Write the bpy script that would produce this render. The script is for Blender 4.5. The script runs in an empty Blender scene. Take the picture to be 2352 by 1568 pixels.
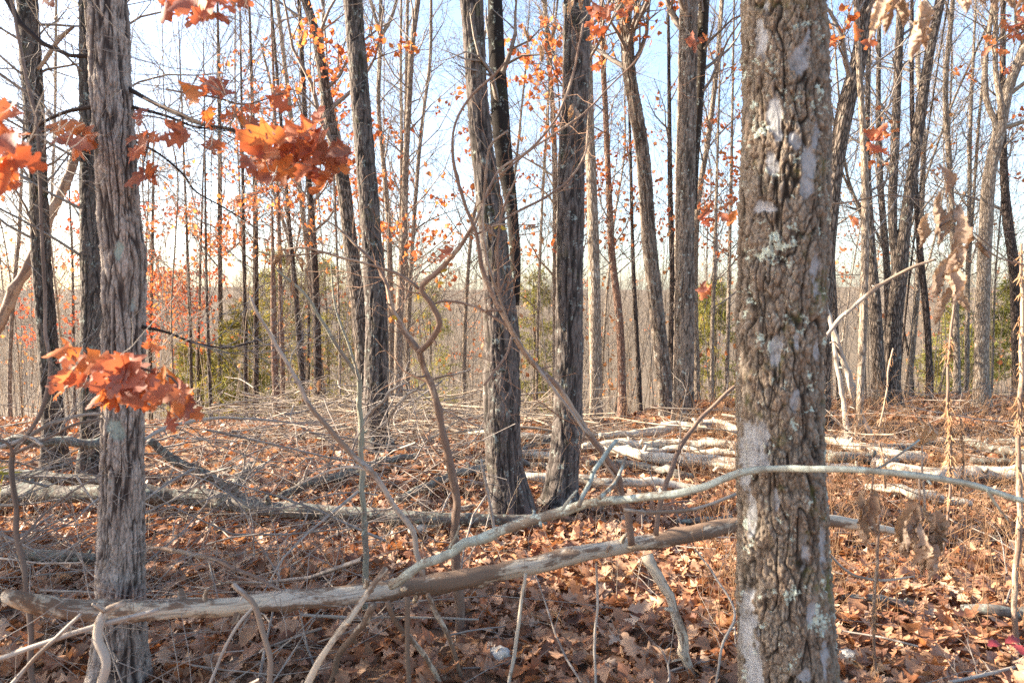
import bpy, math
import numpy as np
from mathutils import Vector, Matrix

rng = np.random.default_rng(11)
sc = bpy.context.scene
COL = sc.collection

# ------------------------------------------------------------------ camera, sky, sun, exposure
CAMH, F, CX, CY = 1.6, 1568.0, 1176.0, 784.0
TILT = math.atan(108 / 1568)
cd = bpy.data.cameras.new("camera")
cam = bpy.data.objects.new("camera", cd)
COL.objects.link(cam)
cam.location = (0, 0, CAMH)
cam.rotation_euler = (math.pi / 2 - TILT, 0, 0)
cd.lens, cd.sensor_width, cd.clip_start, cd.clip_end = 24, 36, 0.05, 3000
cd.dof.use_dof, cd.dof.focus_distance, cd.dof.aperture_fstop = True, 5.6, 4.5
sc.camera = cam

SUN_AZ, SUN_EL = math.radians(-80), math.radians(25)
w = bpy.data.worlds.new("World")
sc.world = w
w.use_nodes = True
wn = w.node_tree.nodes
sky = wn.new("ShaderNodeTexSky")
sky.sky_type, sky.sun_disc = 'NISHITA', False
sky.sun_elevation, sky.sun_rotation = SUN_EL, SUN_AZ
sky.altitude, sky.air_density, sky.dust_density, sky.ozone_density = 100, 0.9, 1.7, 0.9
wn["Background"].inputs[1].default_value = 0.10
w.node_tree.links.new(sky.outputs[0], wn["Background"].inputs[0])
sl = bpy.data.lights.new("sun", 'SUN')
sl.energy, sl.angle, sl.color = 5.0, math.radians(0.55), (1.0, 0.86, 0.68)
so = bpy.data.objects.new("sun", sl)
COL.objects.link(so)
so.rotation_euler = Vector((math.sin(SUN_AZ) * math.cos(SUN_EL), math.cos(SUN_AZ) * math.cos(SUN_EL), math.sin(SUN_EL))).to_track_quat('Z', 'Y').to_euler()
vs = sc.view_settings
vs.view_transform, vs.look, vs.gamma, vs.use_curve_mapping = 'Standard', 'None', 1, False
vs.exposure = 2.45
sc.cycles.max_bounces, sc.cycles.transparent_max_bounces = 6, 4
sc.cycles.sample_clamp_indirect = 6
sc.cycles.use_denoising = False

# ------------------------------------------------------------------ numeric helpers
def sstep(t):
    t = np.clip(t, 0, 1)
    return t * t * (3 - 2 * t)

def hash3(i, j, k, s=0):
    h = (i.astype(np.int64) * 374761393 + j.astype(np.int64) * 668265263 + k.astype(np.int64) * 2147483647 + s * 974711) & 0xFFFFFFFF
    h = ((h ^ (h >> 13)) * 1274126177) & 0xFFFFFFFF
    h = ((h ^ (h >> 16)) * 2246822519) & 0xFFFFFFFF
    return ((h ^ (h >> 15)) & 0xFFFFFF) / float(0xFFFFFF)

def vnoise(p, s=0):
    f = np.floor(p)
    t = p - f
    t = t * t * (3 - 2 * t)
    i, j, k = f[..., 0], f[..., 1], f[..., 2]
    out = 0
    for a in (0, 1):
        for b in (0, 1):
            for c in (0, 1):
                wgt = (t[..., 0] if a else 1 - t[..., 0]) * (t[..., 1] if b else 1 - t[..., 1]) * (t[..., 2] if c else 1 - t[..., 2])
                out = out + wgt * hash3(i + a, j + b, k + c, s)
    return out * 2 - 1

def fbm(p, o=4, s=0):
    a, r = 1.0, 0
    for q in range(o):
        r = r + a * vnoise(p * (2.03 ** q) + 17.3 * q, s + q)
        a *= 0.5
    return r

def worley(p, s=0):
    f = np.floor(p)
    d1 = np.full(p.shape[:-1], 9.0)
    d2 = d1.copy()
    idr = d1.copy()
    for a in (-1, 0, 1):
        for b in (-1, 0, 1):
            for c in (-1, 0, 1):
                q = f + np.array([a, b, c])
                i, j, k = q[..., 0], q[..., 1], q[..., 2]
                pt = q + np.stack([hash3(i, j, k, s + 1), hash3(i, j, k, s + 2), hash3(i, j, k, s + 3)], -1)
                d = np.sqrt(((p - pt) ** 2).sum(-1))
                near = d < d1
                d2 = np.where(near, d1, np.minimum(d2, d))
                idr = np.where(near, hash3(i, j, k, s + 4), idr)
                d1 = np.where(near, d, d1)
    return d1, d2, idr

def ray(x, y):
    a, b = (np.asarray(x, float) - CX) / F, (CY - np.asarray(y, float)) / F
    return a, math.cos(TILT) + b * math.sin(TILT), -math.sin(TILT) + b * math.cos(TILT)

def P(x, y, d):
    """the point of the place seen at photo point (x, y) that stands d metres ahead"""
    a, dy, dz = ray(x, y)
    s = d / dy
    return np.stack(np.broadcast_arrays(a * s, np.asarray(d, float) + 0 * s, CAMH + dz * s), -1)

def scale_at(y, d):
    return d / ray(0, y)[1] / F

def project(W):
    X, Y, Z = W[..., 0], W[..., 1], W[..., 2] - CAMH
    dep = Y * math.cos(TILT) - Z * math.sin(TILT)
    up = Y * math.sin(TILT) + Z * math.cos(TILT)
    return CX + X / dep * F, CY - up / dep * F

def ground(x, y):
    x, y = np.asarray(x, float), np.asarray(y, float)
    c = 8.9 + 2.0 * sstep((x - 0.8) / 3.2)
    s = 0.7 * np.logaddexp(0, (y - c) / 0.7)
    z = -20 * np.tanh(0.25 * s / 20) + 25 * sstep((y - 105) / 330)
    z = z + 1.6 * np.sin(x / 61 + 1) * np.sin(y / 83) * sstep((y - 70) / 150)
    p = np.stack(np.broadcast_arrays(x * 0.8, y * 0.8, 0 * x + 0 * y), -1)
    p2 = np.stack(np.broadcast_arrays(x * 2.3, y * 2.3, 0 * x + 0 * y + 5), -1)
    return z + 0.07 * vnoise(p, 3) + 0.03 * vnoise(p2, 4)

def auto_d(x, y, lim=8.7):
    for d in np.arange(1.5, 13, 0.04):
        q = P(x, y, d)
        if q[2] <= float(ground(q[0], q[1])) or d > lim + (2.0 if q[0] > 3 else 0):
            return d
    return 13.0

def spline(t, v, q):
    t, v, q = np.asarray(t, float), np.asarray(v, float), np.asarray(q, float)
    if v.ndim == 1:
        v = v[:, None]
    m = np.gradient(v, t, axis=0) if len(t) > 2 else np.repeat((v[1:] - v[:-1]) / (t[1] - t[0]), 2, 0)
    i = np.clip(np.searchsorted(t, q) - 1, 0, len(t) - 2)
    h = (t[i + 1] - t[i])
    u = ((q - t[i]) / h)[:, None]
    h = h[:, None]
    return ((2 * u**3 - 3 * u**2 + 1) * v[i] + (u**3 - 2 * u**2 + u) * h * m[i] + (-2 * u**3 + 3 * u**2) * v[i + 1] + (u**3 - u**2) * h * m[i + 1])

# ------------------------------------------------------------------ mesh helpers
class B:
    def __init__(s):
        s.V, s.F, s.n, s.A = [], [], 0, {}
    def add(s, V, faces, **attrs):
        V = np.asarray(V, np.float32).reshape(-1, 3)
        if not len(V):
            return s
        for f in faces:
            if len(f):
                s.F.append(np.asarray(f, np.int64) + s.n)
        for k, a in attrs.items():
            s.A.setdefault(k, []).append((s.n, np.asarray(a, np.float32)))
        s.V.append(V)
        s.n += len(V)
        return s
    def build(s, name, mat, parent=None, smooth=True, kind=None, origin=None):
        V = np.concatenate(s.V) if s.V else np.zeros((0, 3), np.float32)
        o0 = np.zeros(3) if origin is None else np.asarray(origin, float)
        if parent is not None:
            r = parent
            while r.parent:
                r = r.parent
            o0 = np.array(r.location)
        me = bpy.data.meshes.new(name)
        Vl = (V - o0).astype(np.float32)
        me.vertices.add(len(Vl))
        me.vertices.foreach_set("co", Vl.ravel())
        starts, loops, c = [], [], 0
        for f in s.F:
            k = f.shape[1]
            starts.append(c + k * np.arange(len(f)))
            loops.append(f.ravel())
            c += f.size
        me.loops.add(c)
        me.loops.foreach_set("vertex_index", np.concatenate(loops).astype(np.int32))
        st = np.concatenate(starts).astype(np.int32)
        me.polygons.add(len(st))
        me.polygons.foreach_set("loop_start", st)
        me.polygons.foreach_set("use_smooth", np.full(len(st), smooth))
        for k, parts in s.A.items():
            vec = parts[0][1].ndim == 2
            full = np.zeros((len(V), 3) if vec else len(V), np.float32)
            for a0, a in parts:
                full[a0:a0 + len(a)] = a
            at = me.attributes.new(k, 'FLOAT_VECTOR' if vec else 'FLOAT', 'POINT')
            at.data.foreach_set('vector' if vec else 'value', full.ravel())
        me.update(calc_edges=True)
        if mat:
            me.materials.append(mat)
        o = bpy.data.objects.new(name, me)
        COL.objects.link(o)
        if parent is not None:
            o.parent = parent
        elif origin is not None:
            o.location = Vector(o0)
        if kind:
            o["kind"] = kind
        return o

def tag(o, label, cat, group=None):
    o["label"], o["category"] = label, cat
    if group:
        o["group"] = group
    return o

def root(name, loc, label, cat, group=None):
    o = bpy.data.objects.new(name, None)
    o.empty_display_size = 0.2
    COL.objects.link(o)
    o.location = Vector([float(v) for v in loc])
    return tag(o, label, cat, group)

def frames(Pt):
    T = np.gradient(Pt, axis=1)
    T /= np.linalg.norm(T, axis=-1, keepdims=True) + 1e-9
    m = T.mean(1)
    ref = np.where((np.abs(m[:, 2:3]) > 0.75), np.array([[1.0, 0.02, 0]]), np.array([[0.0, 0.02, 1]]))[:, None, :]
    U = np.cross(T, ref)
    U /= np.linalg.norm(U, axis=-1, keepdims=True) + 1e-9
    return T, U, np.cross(T, U)

def tubes(Pt, R, sides=3):
    """Pt (T,N,3), R (T,N) -> V, F4, per-vertex index of the tube"""
    Tn, N = R.shape
    _, U, W = frames(Pt)
    a = np.arange(sides) * 2 * math.pi / sides
    V = Pt[:, :, None, :] + R[:, :, None, None] * (np.cos(a)[None, None, :, None] * U[:, :, None, :] + np.sin(a)[None, None, :, None] * W[:, :, None, :])
    idx = np.arange(Tn * N * sides).reshape(Tn, N, sides)
    nx = np.roll(idx, -1, 2)
    Fq = np.stack([idx[:, :-1], nx[:, :-1], nx[:, 1:], idx[:, 1:]], -1).reshape(-1, 4)
    return V.reshape(-1, 3), Fq

def norm(v):
    return v / (np.linalg.norm(v, axis=-1, keepdims=True) + 1e-9)

def grow(Pt, R, n, t0, t1, L, ang, N, up=0.15, wig=0.18, rr=0.5, rmin=0.002, rng=rng):
    """n children on each parent tube; returns tubes (T*n, N, 3), radii"""
    Tn, M = R.shape
    t = t0 + (t1 - t0) * (np.arange(n)[None] + rng.random((Tn, n))) / n
    u = t * (M - 1)
    i = np.clip(u.astype(int), 0, M - 2)
    f = (u - i)[..., None]
    ti = np.arange(Tn)[:, None]
    p0 = Pt[ti, i] * (1 - f) + Pt[ti, i + 1] * f
    r0 = R[ti, i] * (1 - f[..., 0]) + R[ti, i + 1] * f[..., 0]
    d = norm(Pt[ti, i + 1] - Pt[ti, i])
    q = norm(np.cross(d, rng.normal(size=d.shape)))
    an = ang * (0.7 + 0.6 * rng.random((Tn, n, 1)))
    dr = norm(d * np.cos(an) + q * np.sin(an))
    ln = L * (0.5 + 0.8 * rng.random((Tn, n))) * (1 - 0.45 * t)
    step = (ln / (N - 1))[..., None]
    pts = [p0]
    for k in range(N - 1):
        pts.append(pts[-1] + dr * step)
        dr = norm(dr + wig * rng.normal(size=dr.shape) + np.array([0, 0, up * 0.3]))
    C = np.stack(pts, 2).reshape(Tn * n, N, 3)
    rb = np.maximum(r0 * rr, rmin)
    taper = 1 - 0.75 * np.linspace(0, 1, N)
    return C, np.maximum(rb[..., None] * taper, rmin * 0.6).reshape(Tn * n, N)

# ------------------------------------------------------------------ materials
class NT:
    def __init__(s, name):
        s.m = bpy.data.materials.new(name)
        s.m.use_nodes = True
        s.t = s.m.node_tree
        s.t.nodes.clear()
        s.out = s.n("ShaderNodeOutputMaterial")
    def n(s, ty, **kw):
        nd = s.t.nodes.new(ty)
        for k, v in kw.items():
            setattr(nd, k, v)
        return nd
    def l(s, a, b):
        s.t.links.new(a, b)
    def attr(s, nm):
        return s.n("ShaderNodeAttribute", attribute_name=nm)
    def math(s, op, a, b=0.0):
        nd = s.n("ShaderNodeMath", operation=op)
        for i, v in enumerate((a, b)):
            if isinstance(v, (int, float)):
                nd.inputs[i].default_value = v
            else:
                s.l(v, nd.inputs[i])
        return nd.outputs[0]
    def mix(s, f, a, b, mode='MIX'):
        nd = s.n("ShaderNodeMix", data_type='RGBA', blend_type=mode)
        for i, v in ((0, f), (6, a), (7, b)):
            if isinstance(v, (int, float)):
                nd.inputs[i].default_value = v
            elif isinstance(v, tuple):
                nd.inputs[i].default_value = (*v, 1)
            else:
                s.l(v, nd.inputs[i])
        return nd.outputs[2]
    def ramp(s, f, stops, interp='LINEAR'):
        nd = s.n("ShaderNodeValToRGB")
        cr = nd.color_ramp
        cr.interpolation = interp
        while len(cr.elements) < len(stops):
            cr.elements.new(0.5)
        for e, (p, c) in zip(cr.elements, stops):
            e.position = p
            e.color = (*c, 1) if isinstance(c, tuple) else (c, c, c, 1)
        s.l(f, nd.inputs[0])
        return nd.outputs[0]
    def noise(s, vec, scale, detail=4, rough=0.6, dist=0):
        nd = s.n("ShaderNodeTexNoise")
        nd.inputs["Scale"].default_value = scale
        nd.inputs["Detail"].default_value = detail
        nd.inputs["Roughness"].default_value = rough
        nd.inputs["Distortion"].default_value = dist
        s.l(vec, nd.inputs["Vector"])
        return nd.outputs[0]
    def mapping(s, vec, sc3, loc=None):
        nd = s.n("ShaderNodeMapping")
        nd.inputs["Scale"].default_value = sc3
        s.l(vec, nd.inputs[0])
        if loc is not None:
            s.l(loc, nd.inputs["Location"])
        return nd.outputs[0]
    def bump(s, h, strength, dist):
        nd = s.n("ShaderNodeBump")
        nd.inputs["Strength"].default_value = strength
        nd.inputs["Distance"].default_value = dist
        s.l(h, nd.inputs["Height"])
        return nd.outputs[0]
    def finish(s, col, rough=0.9, normal=None, transl=0.0, tcol=None, spec=0.25):
        b = s.n("ShaderNodeBsdfPrincipled")
        if isinstance(col, tuple):
            b.inputs["Base Color"].default_value = (*col, 1)
        else:
            s.l(col, b.inputs["Base Color"])
        b.inputs["Roughness"].default_value = rough
        b.inputs["Specular IOR Level"].default_value = spec
        if normal is not None:
            s.l(normal, b.inputs["Normal"])
        sh = b.outputs[0]
        if transl:
            t = s.n("ShaderNodeBsdfTranslucent")
            s.l(tcol if tcol is not None else col, t.inputs[0])
            mx = s.n("ShaderNodeMixShader")
            mx.inputs[0].default_value = transl
            s.l(sh, mx.inputs[1])
            s.l(t.outputs[0], mx.inputs[2])
            sh = mx.outputs[0]
        s.l(sh, s.out.inputs[0])
        return s.m

def obj_offset(n):
    oi = n.n("ShaderNodeObjectInfo")
    return n.math('MULTIPLY', oi.outputs["Random"], 13.7)

def bark(name, fiss, ridge, lich=(0.42, 0.47, 0.40), lich_at=0.62, scale=34, stretch=0.22, bumpd=0.012, warm=(0.30, 0.2, 0.13)):
    n = NT(name)
    v = n.mapping(n.attr("bk").outputs["Vector"], (1, 1, 1), obj_offset(n))
    vs_ = n.mapping(v, (1, 1, stretch))
    wob = n.n("ShaderNodeTexNoise")
    wob.inputs["Scale"].default_value = scale * 0.5
    n.l(vs_, wob.inputs["Vector"])
    add = n.n("ShaderNodeVectorMath", operation='MULTIPLY_ADD')
    n.l(wob.outputs["Color"], add.inputs[0])
    add.inputs[1].default_value = (0.035, 0.035, 0.035)
    n.l(vs_, add.inputs[2])
    vor = n.n("ShaderNodeTexVoronoi", feature='DISTANCE_TO_EDGE')
    vor.inputs["Scale"].default_value = scale
    n.l(add.outputs[0], vor.inputs["Vector"])
    plate = n.ramp(vor.outputs["Distance"], [(0.02, 0.0), (0.26, 1.0)])
    fine = n.noise(v, 120, 4, 0.7)
    big = n.noise(v, 3.1, 3, 0.6)
    rc = n.mix(n.ramp(fine, [(0.3, 0.0), (0.7, 1.0)]), ridge, warm)
    c = n.mix(plate, fiss, rc)
    c = n.mix(n.ramp(big, [(0.35, 0.75), (0.65, 1.15)]), (0, 0, 0), c, 'MULTIPLY') if False else n.mix(0.5, c, n.ramp(big, [(0.3, 0.7), (0.7, 1.15)]), 'MULTIPLY')
    ln = n.math('ADD', n.noise(v, 9, 5, 0.75), n.math('MULTIPLY', n.noise(v, 45, 3, 0.7), 0.35))
    lm = n.math('MULTIPLY', n.ramp(ln, [(lich_at + 0.1, 0.0), (lich_at + 0.16, 1.0)]), n.math('ADD', n.math('MULTIPLY', plate, 0.7), 0.3))
    c = n.mix(lm, c, lich)
    h = n.math('ADD', plate, n.math('MULTIPLY', fine, 0.35))
    return n.finish(c, 0.93, n.bump(h, 0.9, bumpd), spec=0.15)

def hero_bark(name, fiss, ridge, warm, lich=(0.40, 0.45, 0.38), moss=(0.10, 0.11, 0.035), patchc=(0.55, 0.54, 0.55), lich_at=0.68, moss_amt=1.0):
    n = NT(name)
    v = n.mapping(n.attr("bk").outputs["Vector"], (1, 1, 1), obj_offset(n))
    pl, pa = n.attr("plate").outputs["Fac"], n.attr("patch").outputs["Fac"]
    idr = n.attr("tone").outputs["Fac"]
    fine = n.noise(n.mapping(v, (1, 1, 0.5)), 160, 5, 0.75)
    mid = n.noise(n.mapping(v, (1, 1, 0.4)), 38, 4, 0.7)
    big = n.noise(v, 5.5, 4, 0.65)
    rc = n.mix(n.ramp(mid, [(0.32, 0.0), (0.66, 1.0)]), ridge, warm)
    rc = n.mix(0.55, rc, n.ramp(idr, [(0.0, 0.6), (1.0, 1.25)]), 'MULTIPLY')
    rc = n.mix(0.7, rc, n.ramp(fine, [(0.3, 0.45), (0.65, 1.3)]), 'MULTIPLY')
    c = n.mix(pl, fiss, rc)
    mm = n.math('MULTIPLY', n.ramp(big, [(0.56, 0.0), (0.68, 1.0)]), n.ramp(mid, [(0.42, 0.0), (0.6, 0.8 * moss_amt)]))
    c = n.mix(mm, c, moss)
    ln = n.math('ADD', n.noise(v, 14, 5, 0.75), n.math('MULTIPLY', n.noise(v, 70, 3, 0.7), 0.35))
    c = n.mix(n.ramp(ln, [(lich_at + 0.13, 0.0), (lich_at + 0.18, 1.0)]), c, lich)
    pc = n.mix(n.ramp(n.noise(v, 26, 5, 0.75), [(0.46, 0.0), (0.68, 1.0)]), patchc, tuple(0.4 * q for q in patchc))
    pc = n.mix(n.ramp(big, [(0.4, 0.0), (0.6, 0.5)]), pc, (0.25, 0.26, 0.265))
    c = n.mix(n.math('MULTIPLY', pa, n.ramp(n.math('ADD', n.noise(v, 16, 4, 0.7), n.math('MULTIPLY', mid, .5)), [(0.60, 0.35), (0.78, 1.0)])), c, pc)
    h = n.math('ADD', n.math('MULTIPLY', fine, 0.5), mid)
    return n.finish(c, 0.92, n.bump(h, 0.8, 0.006), spec=0.15)

def wood(name, pale, grey, dark, barkc, bark_at=0.6, lich=None):
    n = NT(name)
    v = n.mapping(n.attr("bk").outputs["Vector"], (1, 1, 1), obj_offset(n))
    grain = n.noise(n.mapping(v, (1, 1, 0.045)), 90, 5, 0.7, 0.3)
    blot = n.noise(n.mapping(v, (1, 1, 0.35)), 9, 4, 0.65)
    c = n.mix(n.ramp(blot, [(0.35, 0.0), (0.65, 1.0)]), pale, grey)
    c = n.mix(n.ramp(grain, [(0.30, 0.85), (0.46, 0.0)]), c, dark)
    bm = n.ramp(n.math('ADD', n.noise(n.mapping(v, (1, 1, 0.25)), 6, 5, 0.7), n.math('MULTIPLY', n.noise(v, 60, 2), 0.12)), [(bark_at, 0.0), (bark_at + 0.05, 1.0)])
    c = n.mix(bm, c, barkc)
    if lich:
        c = n.mix(n.ramp(n.noise(v, 30, 5, 0.75), [(0.52, 0.0), (0.58, 0.9)]), c, lich)
    ring = n.noise(n.mapping(v, (0.25, 0.25, 1)), 34, 4, 0.7)
    if lich:
        c = n.mix(n.ramp(ring, [(0.36, 0.5), (0.5, 0.0)]), c, dark)
    h = n.math('ADD', n.math('ADD', grain, n.math('MULTIPLY', bm, 0.6)), n.math('MULTIPLY', ring, 0.3))
    return n.finish(c, 0.8, n.bump(h, 0.7, 0.004), spec=0.25)

def twig_mat(name, a, b, scale=30):
    n = NT(name)
    g = n.n("ShaderNodeNewGeometry")
    c = n.mix(n.ramp(n.noise(g.outputs["Position"], scale, 3), [(0.35, 0.0), (0.65, 1.0)]), a, b)
    return n.finish(c, 0.85, spec=0.2)

def leaf_mat(name, stops, transl=0.35, attr=None, gain=1.5, mott=60, rough=0.65, tsat=1.0):
    n = NT(name)
    f = n.attr(attr).outputs["Fac"] if attr else n.n("ShaderNodeObjectInfo").outputs["Random"]
    k = len(stops)
    c0 = n.ramp(f, [(i / (k - 1), s) for i, s in enumerate(stops)])
    tc = n.n("ShaderNodeTexCoord")
    nz = n.noise(tc.outputs["Object"], mott, 4, 0.7)
    c = n.mix(0.55, c0, n.ramp(nz, [(0.3, 0.5), (0.65, 1.25)]), 'MULTIPLY')
    t = n.mix(1.0, c0, (gain, gain * 0.78 * tsat, gain * 0.5 * tsat), 'MULTIPLY')
    return n.finish(c, rough, n.bump(nz, 0.35, 0.004), transl, t, spec=0.3)

M = {}
M['oak'] = bark("oak_bark", (0.04, 0.032, 0.027), (0.27, 0.235, 0.195), lich_at=0.70, warm=(0.17, 0.115, 0.085))
M['dark'] = bark("dark_oak_bark", (0.03, 0.024, 0.02), (0.17, 0.14, 0.12), lich_at=0.72, scale=40, warm=(0.12, 0.08, 0.065))
M['pale'] = bark("pale_bark", (0.13, 0.10, 0.075), (0.45, 0.385, 0.31), lich=(0.46, 0.47, 0.42), lich_at=0.68, scale=44, bumpd=0.007, warm=(0.30, 0.22, 0.155))
M['rosy'] = bark("rosy_bark", (0.12, 0.07, 0.05), (0.33, 0.22, 0.165), lich_at=0.66, scale=48, bumpd=0.006, warm=(0.30, 0.18, 0.125))
M['hero_plated'] = hero_bark("plated_bark", (0.018, 0.014, 0.011), (0.255, 0.22, 0.178), (0.175, 0.122, 0.084), patchc=(0.31, 0.31, 0.315), lich_at=0.64)
M['hero_ridged'] = hero_bark("ridged_bark", (0.035, 0.026, 0.023), (0.40, 0.355, 0.315), (0.30, 0.24, 0.20), lich_at=0.80, moss_amt=0.15, patchc=(0.27, 0.32, 0.27))
M['hero_oak'] = hero_bark("rough_oak_bark", (0.024, 0.02, 0.018), (0.165, 0.145, 0.13), (0.12, 0.092, 0.078), lich=(0.25, 0.28, 0.25), lich_at=0.645, moss_amt=0.5)
M['hero_mid'] = hero_bark("grey_brown_oak_bark", (0.04, 0.031, 0.025), (0.27, 0.23, 0.19), (0.20, 0.15, 0.115), lich=(0.33, 0.36, 0.32), lich_at=0.64, moss_amt=0.2)
M['log'] = wood("bare_log_wood", (0.52, 0.41, 0.28), (0.41, 0.355, 0.285), (0.085, 0.055, 0.04), (0.16, 0.105, 0.07), 0.52)
M['log_sun'] = wood("bleached_log_wood", (0.62, 0.52, 0.38), (0.50, 0.45, 0.37), (0.13, 0.10, 0.08), (0.16, 0.125, 0.10), 0.58, (0.36, 0.37, 0.33))
M['log_grey'] = wood("weathered_log_wood", (0.16, 0.132, 0.108), (0.14, 0.13, 0.12), (0.045, 0.037, 0.03), (0.08, 0.063, 0.05), 0.54, (0.22, 0.25, 0.21))
M['lichen'] = wood("lichened_branch", (0.29, 0.285, 0.23), (0.28, 0.32, 0.285), (0.12, 0.10, 0.075), (0.17, 0.13, 0.095), 0.56, (0.37, 0.415, 0.36))
M['stem'] = wood("brown_stem", (0.17, 0.11, 0.078), (0.21, 0.145, 0.11), (0.06, 0.036, 0.026), (0.34, 0.25, 0.18), 0.56)
M['stem_pale'] = wood("pale_stem", (0.37, 0.31, 0.245), (0.29, 0.255, 0.225), (0.13, 0.095, 0.07), (0.20, 0.145, 0.105), 0.57)
M['stem_green'] = wood("greenish_stem", (0.24, 0.24, 0.165), (0.28, 0.265, 0.21), (0.11, 0.10, 0.07), (0.20, 0.16, 0.12), 0.62)
M['stem_dark'] = wood("dark_stem", (0.12, 0.085, 0.065), (0.15, 0.115, 0.095), (0.05, 0.035, 0.025), (0.20, 0.15, 0.12), 0.63)
M['twig'] = twig_mat("grey_twig", (0.16, 0.132, 0.115), (0.27, 0.235, 0.20))
M['twig_tan'] = twig_mat("tan_twig", (0.20, 0.15, 0.105), (0.33, 0.26, 0.185))
M['twig_brown'] = twig_mat("brown_twig", (0.20, 0.115, 0.075), (0.29, 0.18, 0.12))
M['brush'] = twig_mat("bleached_brush", (0.23, 0.175, 0.125), (0.45, 0.37, 0.28), 8)
M['brush_grey'] = twig_mat("grey_brush", (0.16, 0.13, 0.11), (0.32, 0.275, 0.235), 8)
M['weed'] = twig_mat("dry_weed", (0.21, 0.105, 0.05), (0.36, 0.225, 0.125), 12)
M['far'] = twig_mat("far_wood_bark", (0.11, 0.092, 0.075), (0.24, 0.20, 0.155), 0.45)
LIT = [(0.18, 0.08, 0.042), (0.32, 0.155, 0.082), (0.42, 0.24, 0.14), (0.27, 0.12, 0.06), (0.48, 0.31, 0.20), (0.39, 0.15, 0.055), (0.13, 0.06, 0.04), (0.50, 0.31, 0.185), (0.30, 0.14, 0.08), (0.52, 0.39, 0.28)]
M['litter'] = leaf_mat("fallen_leaf", LIT, 0.22, None, 1.2, 9, 0.5)
M['litter_mass'] = leaf_mat("fallen_leaf_mass", LIT, 0.22, "tint", 1.2, 40, 0.5)
ORA = [(0.33, 0.095, 0.04), (0.43, 0.165, 0.065), (0.36, 0.115, 0.06), (0.48, 0.215, 0.085), (0.27, 0.09, 0.055)]
M['orange'] = leaf_mat("orange_oak_leaf", [(0.25, 0.10, 0.07), (0.42, 0.13, 0.05), (0.27, 0.115, 0.085), (0.47, 0.17, 0.05), (0.21, 0.085, 0.065), (0.36, 0.10, 0.05), (0.19, 0.09, 0.065)], 0.38, None, 1.75, 6)
M['orange_mass'] = leaf_mat("orange_leaf_mass", ORA, 0.42, "tint", 1.7, 8)
M['red_mass'] = leaf_mat("red_leaf_mass", [(0.30, 0.06, 0.03), (0.42, 0.10, 0.045), (0.36, 0.08, 0.05)], 0.42, "tint", 1.6, 8)
M['amber_mass'] = leaf_mat("amber_leaf_mass", [(0.40, 0.17, 0.06), (0.48, 0.27, 0.13), (0.36, 0.13, 0.05), (0.50, 0.32, 0.18)], 0.42, "tint", 1.5, 8)
M['wither'] = leaf_mat("withered_leaf", [(0.30, 0.215, 0.16), (0.37, 0.28, 0.21), (0.25, 0.17, 0.125)], 0.25, None, 1.3, 7)
M['beige_leaf'] = leaf_mat("beige_leaf", [(0.50, 0.34, 0.20), (0.55, 0.40, 0.26)], 0.35, None, 1.3, 55)
M['yellow_leaf'] = leaf_mat("yellow_leaf", [(0.45, 0.30, 0.04), (0.40, 0.32, 0.06)], 0.4, None, 1.4, 55)
M['needle'] = leaf_mat("evergreen_needle", [(0.12, 0.15, 0.04), (0.23, 0.245, 0.065), (0.36, 0.33, 0.09)], 0.4, "tint", 1.3, 3)

def rock_mat():
    n = NT("pale_rock")
    tc = n.n("ShaderNodeTexCoord").outputs["Object"]
    a = n.noise(tc, 18, 6, 0.75)
    c = n.mix(n.ramp(a, [(0.35, 0.0), (0.6, 1.0)]), (0.24, 0.215, 0.185), (0.50, 0.48, 0.44))
    c = n.mix(n.ramp(n.noise(tc, 7, 4), [(0.55, 0.0), (0.66, 0.7)]), c, (0.20, 0.20, 0.14))
    return n.finish(c, 0.85, n.bump(a, 0.8, 0.01))
M['rock'] = rock_mat()

def ground_mat():
    n = NT("forest_floor")
    g = n.n("ShaderNodeNewGeometry").outputs["Position"]
    vor = n.n("ShaderNodeTexVoronoi")
    vor.inputs["Scale"].default_value = 11
    n.l(g, vor.inputs["Vector"])
    sep = n.n("ShaderNodeSeparateColor")
    n.l(vor.outputs["Color"], sep.inputs[0])
    c = n.ramp(sep.outputs[0], [(0, (0.09, 0.045, 0.025)), (0.35, (0.20, 0.105, 0.06)), (0.7, (0.30, 0.18, 0.11)), (1, (0.36, 0.16, 0.065))])
    big = n.noise(g, 0.35, 4)
    c = n.mix(n.ramp(big, [(0.4, 0.0), (0.7, 0.6)]), c, (0.26, 0.19, 0.12))
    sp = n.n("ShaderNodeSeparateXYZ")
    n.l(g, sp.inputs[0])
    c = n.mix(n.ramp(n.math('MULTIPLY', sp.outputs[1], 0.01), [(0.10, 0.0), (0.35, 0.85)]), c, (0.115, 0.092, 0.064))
    h = n.noise(g, 30, 5, 0.7)
    return n.finish(c, 0.95, n.bump(h, 0.8, 0.02))
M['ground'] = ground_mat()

# ------------------------------------------------------------------ the ground
ys = np.concatenate([np.linspace(-25, 1, 14), np.linspace(1.3, 14, 110), 14 * (900 / 14) ** np.linspace(0.02, 1, 90)])
us = np.linspace(-1, 1, 121)
us = np.sign(us) * np.abs(us) ** 1.35
GY, GU = np.meshgrid(ys, us, indexing='ij')
GX = GU * (14 + 1.15 * np.abs(GY))
GZ = ground(GX, GY)
gi = np.arange(GX.size).reshape(GX.shape)
gb = B().add(np.stack([GX, GY, GZ], -1), [np.stack([gi[:-1, :-1], gi[:-1, 1:], gi[1:, 1:], gi[1:, :-1]], -1).reshape(-1, 4)])
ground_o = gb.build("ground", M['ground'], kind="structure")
ground_o["label"] = "forest floor covered with fallen oak leaves, dropping away behind the logs"

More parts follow.
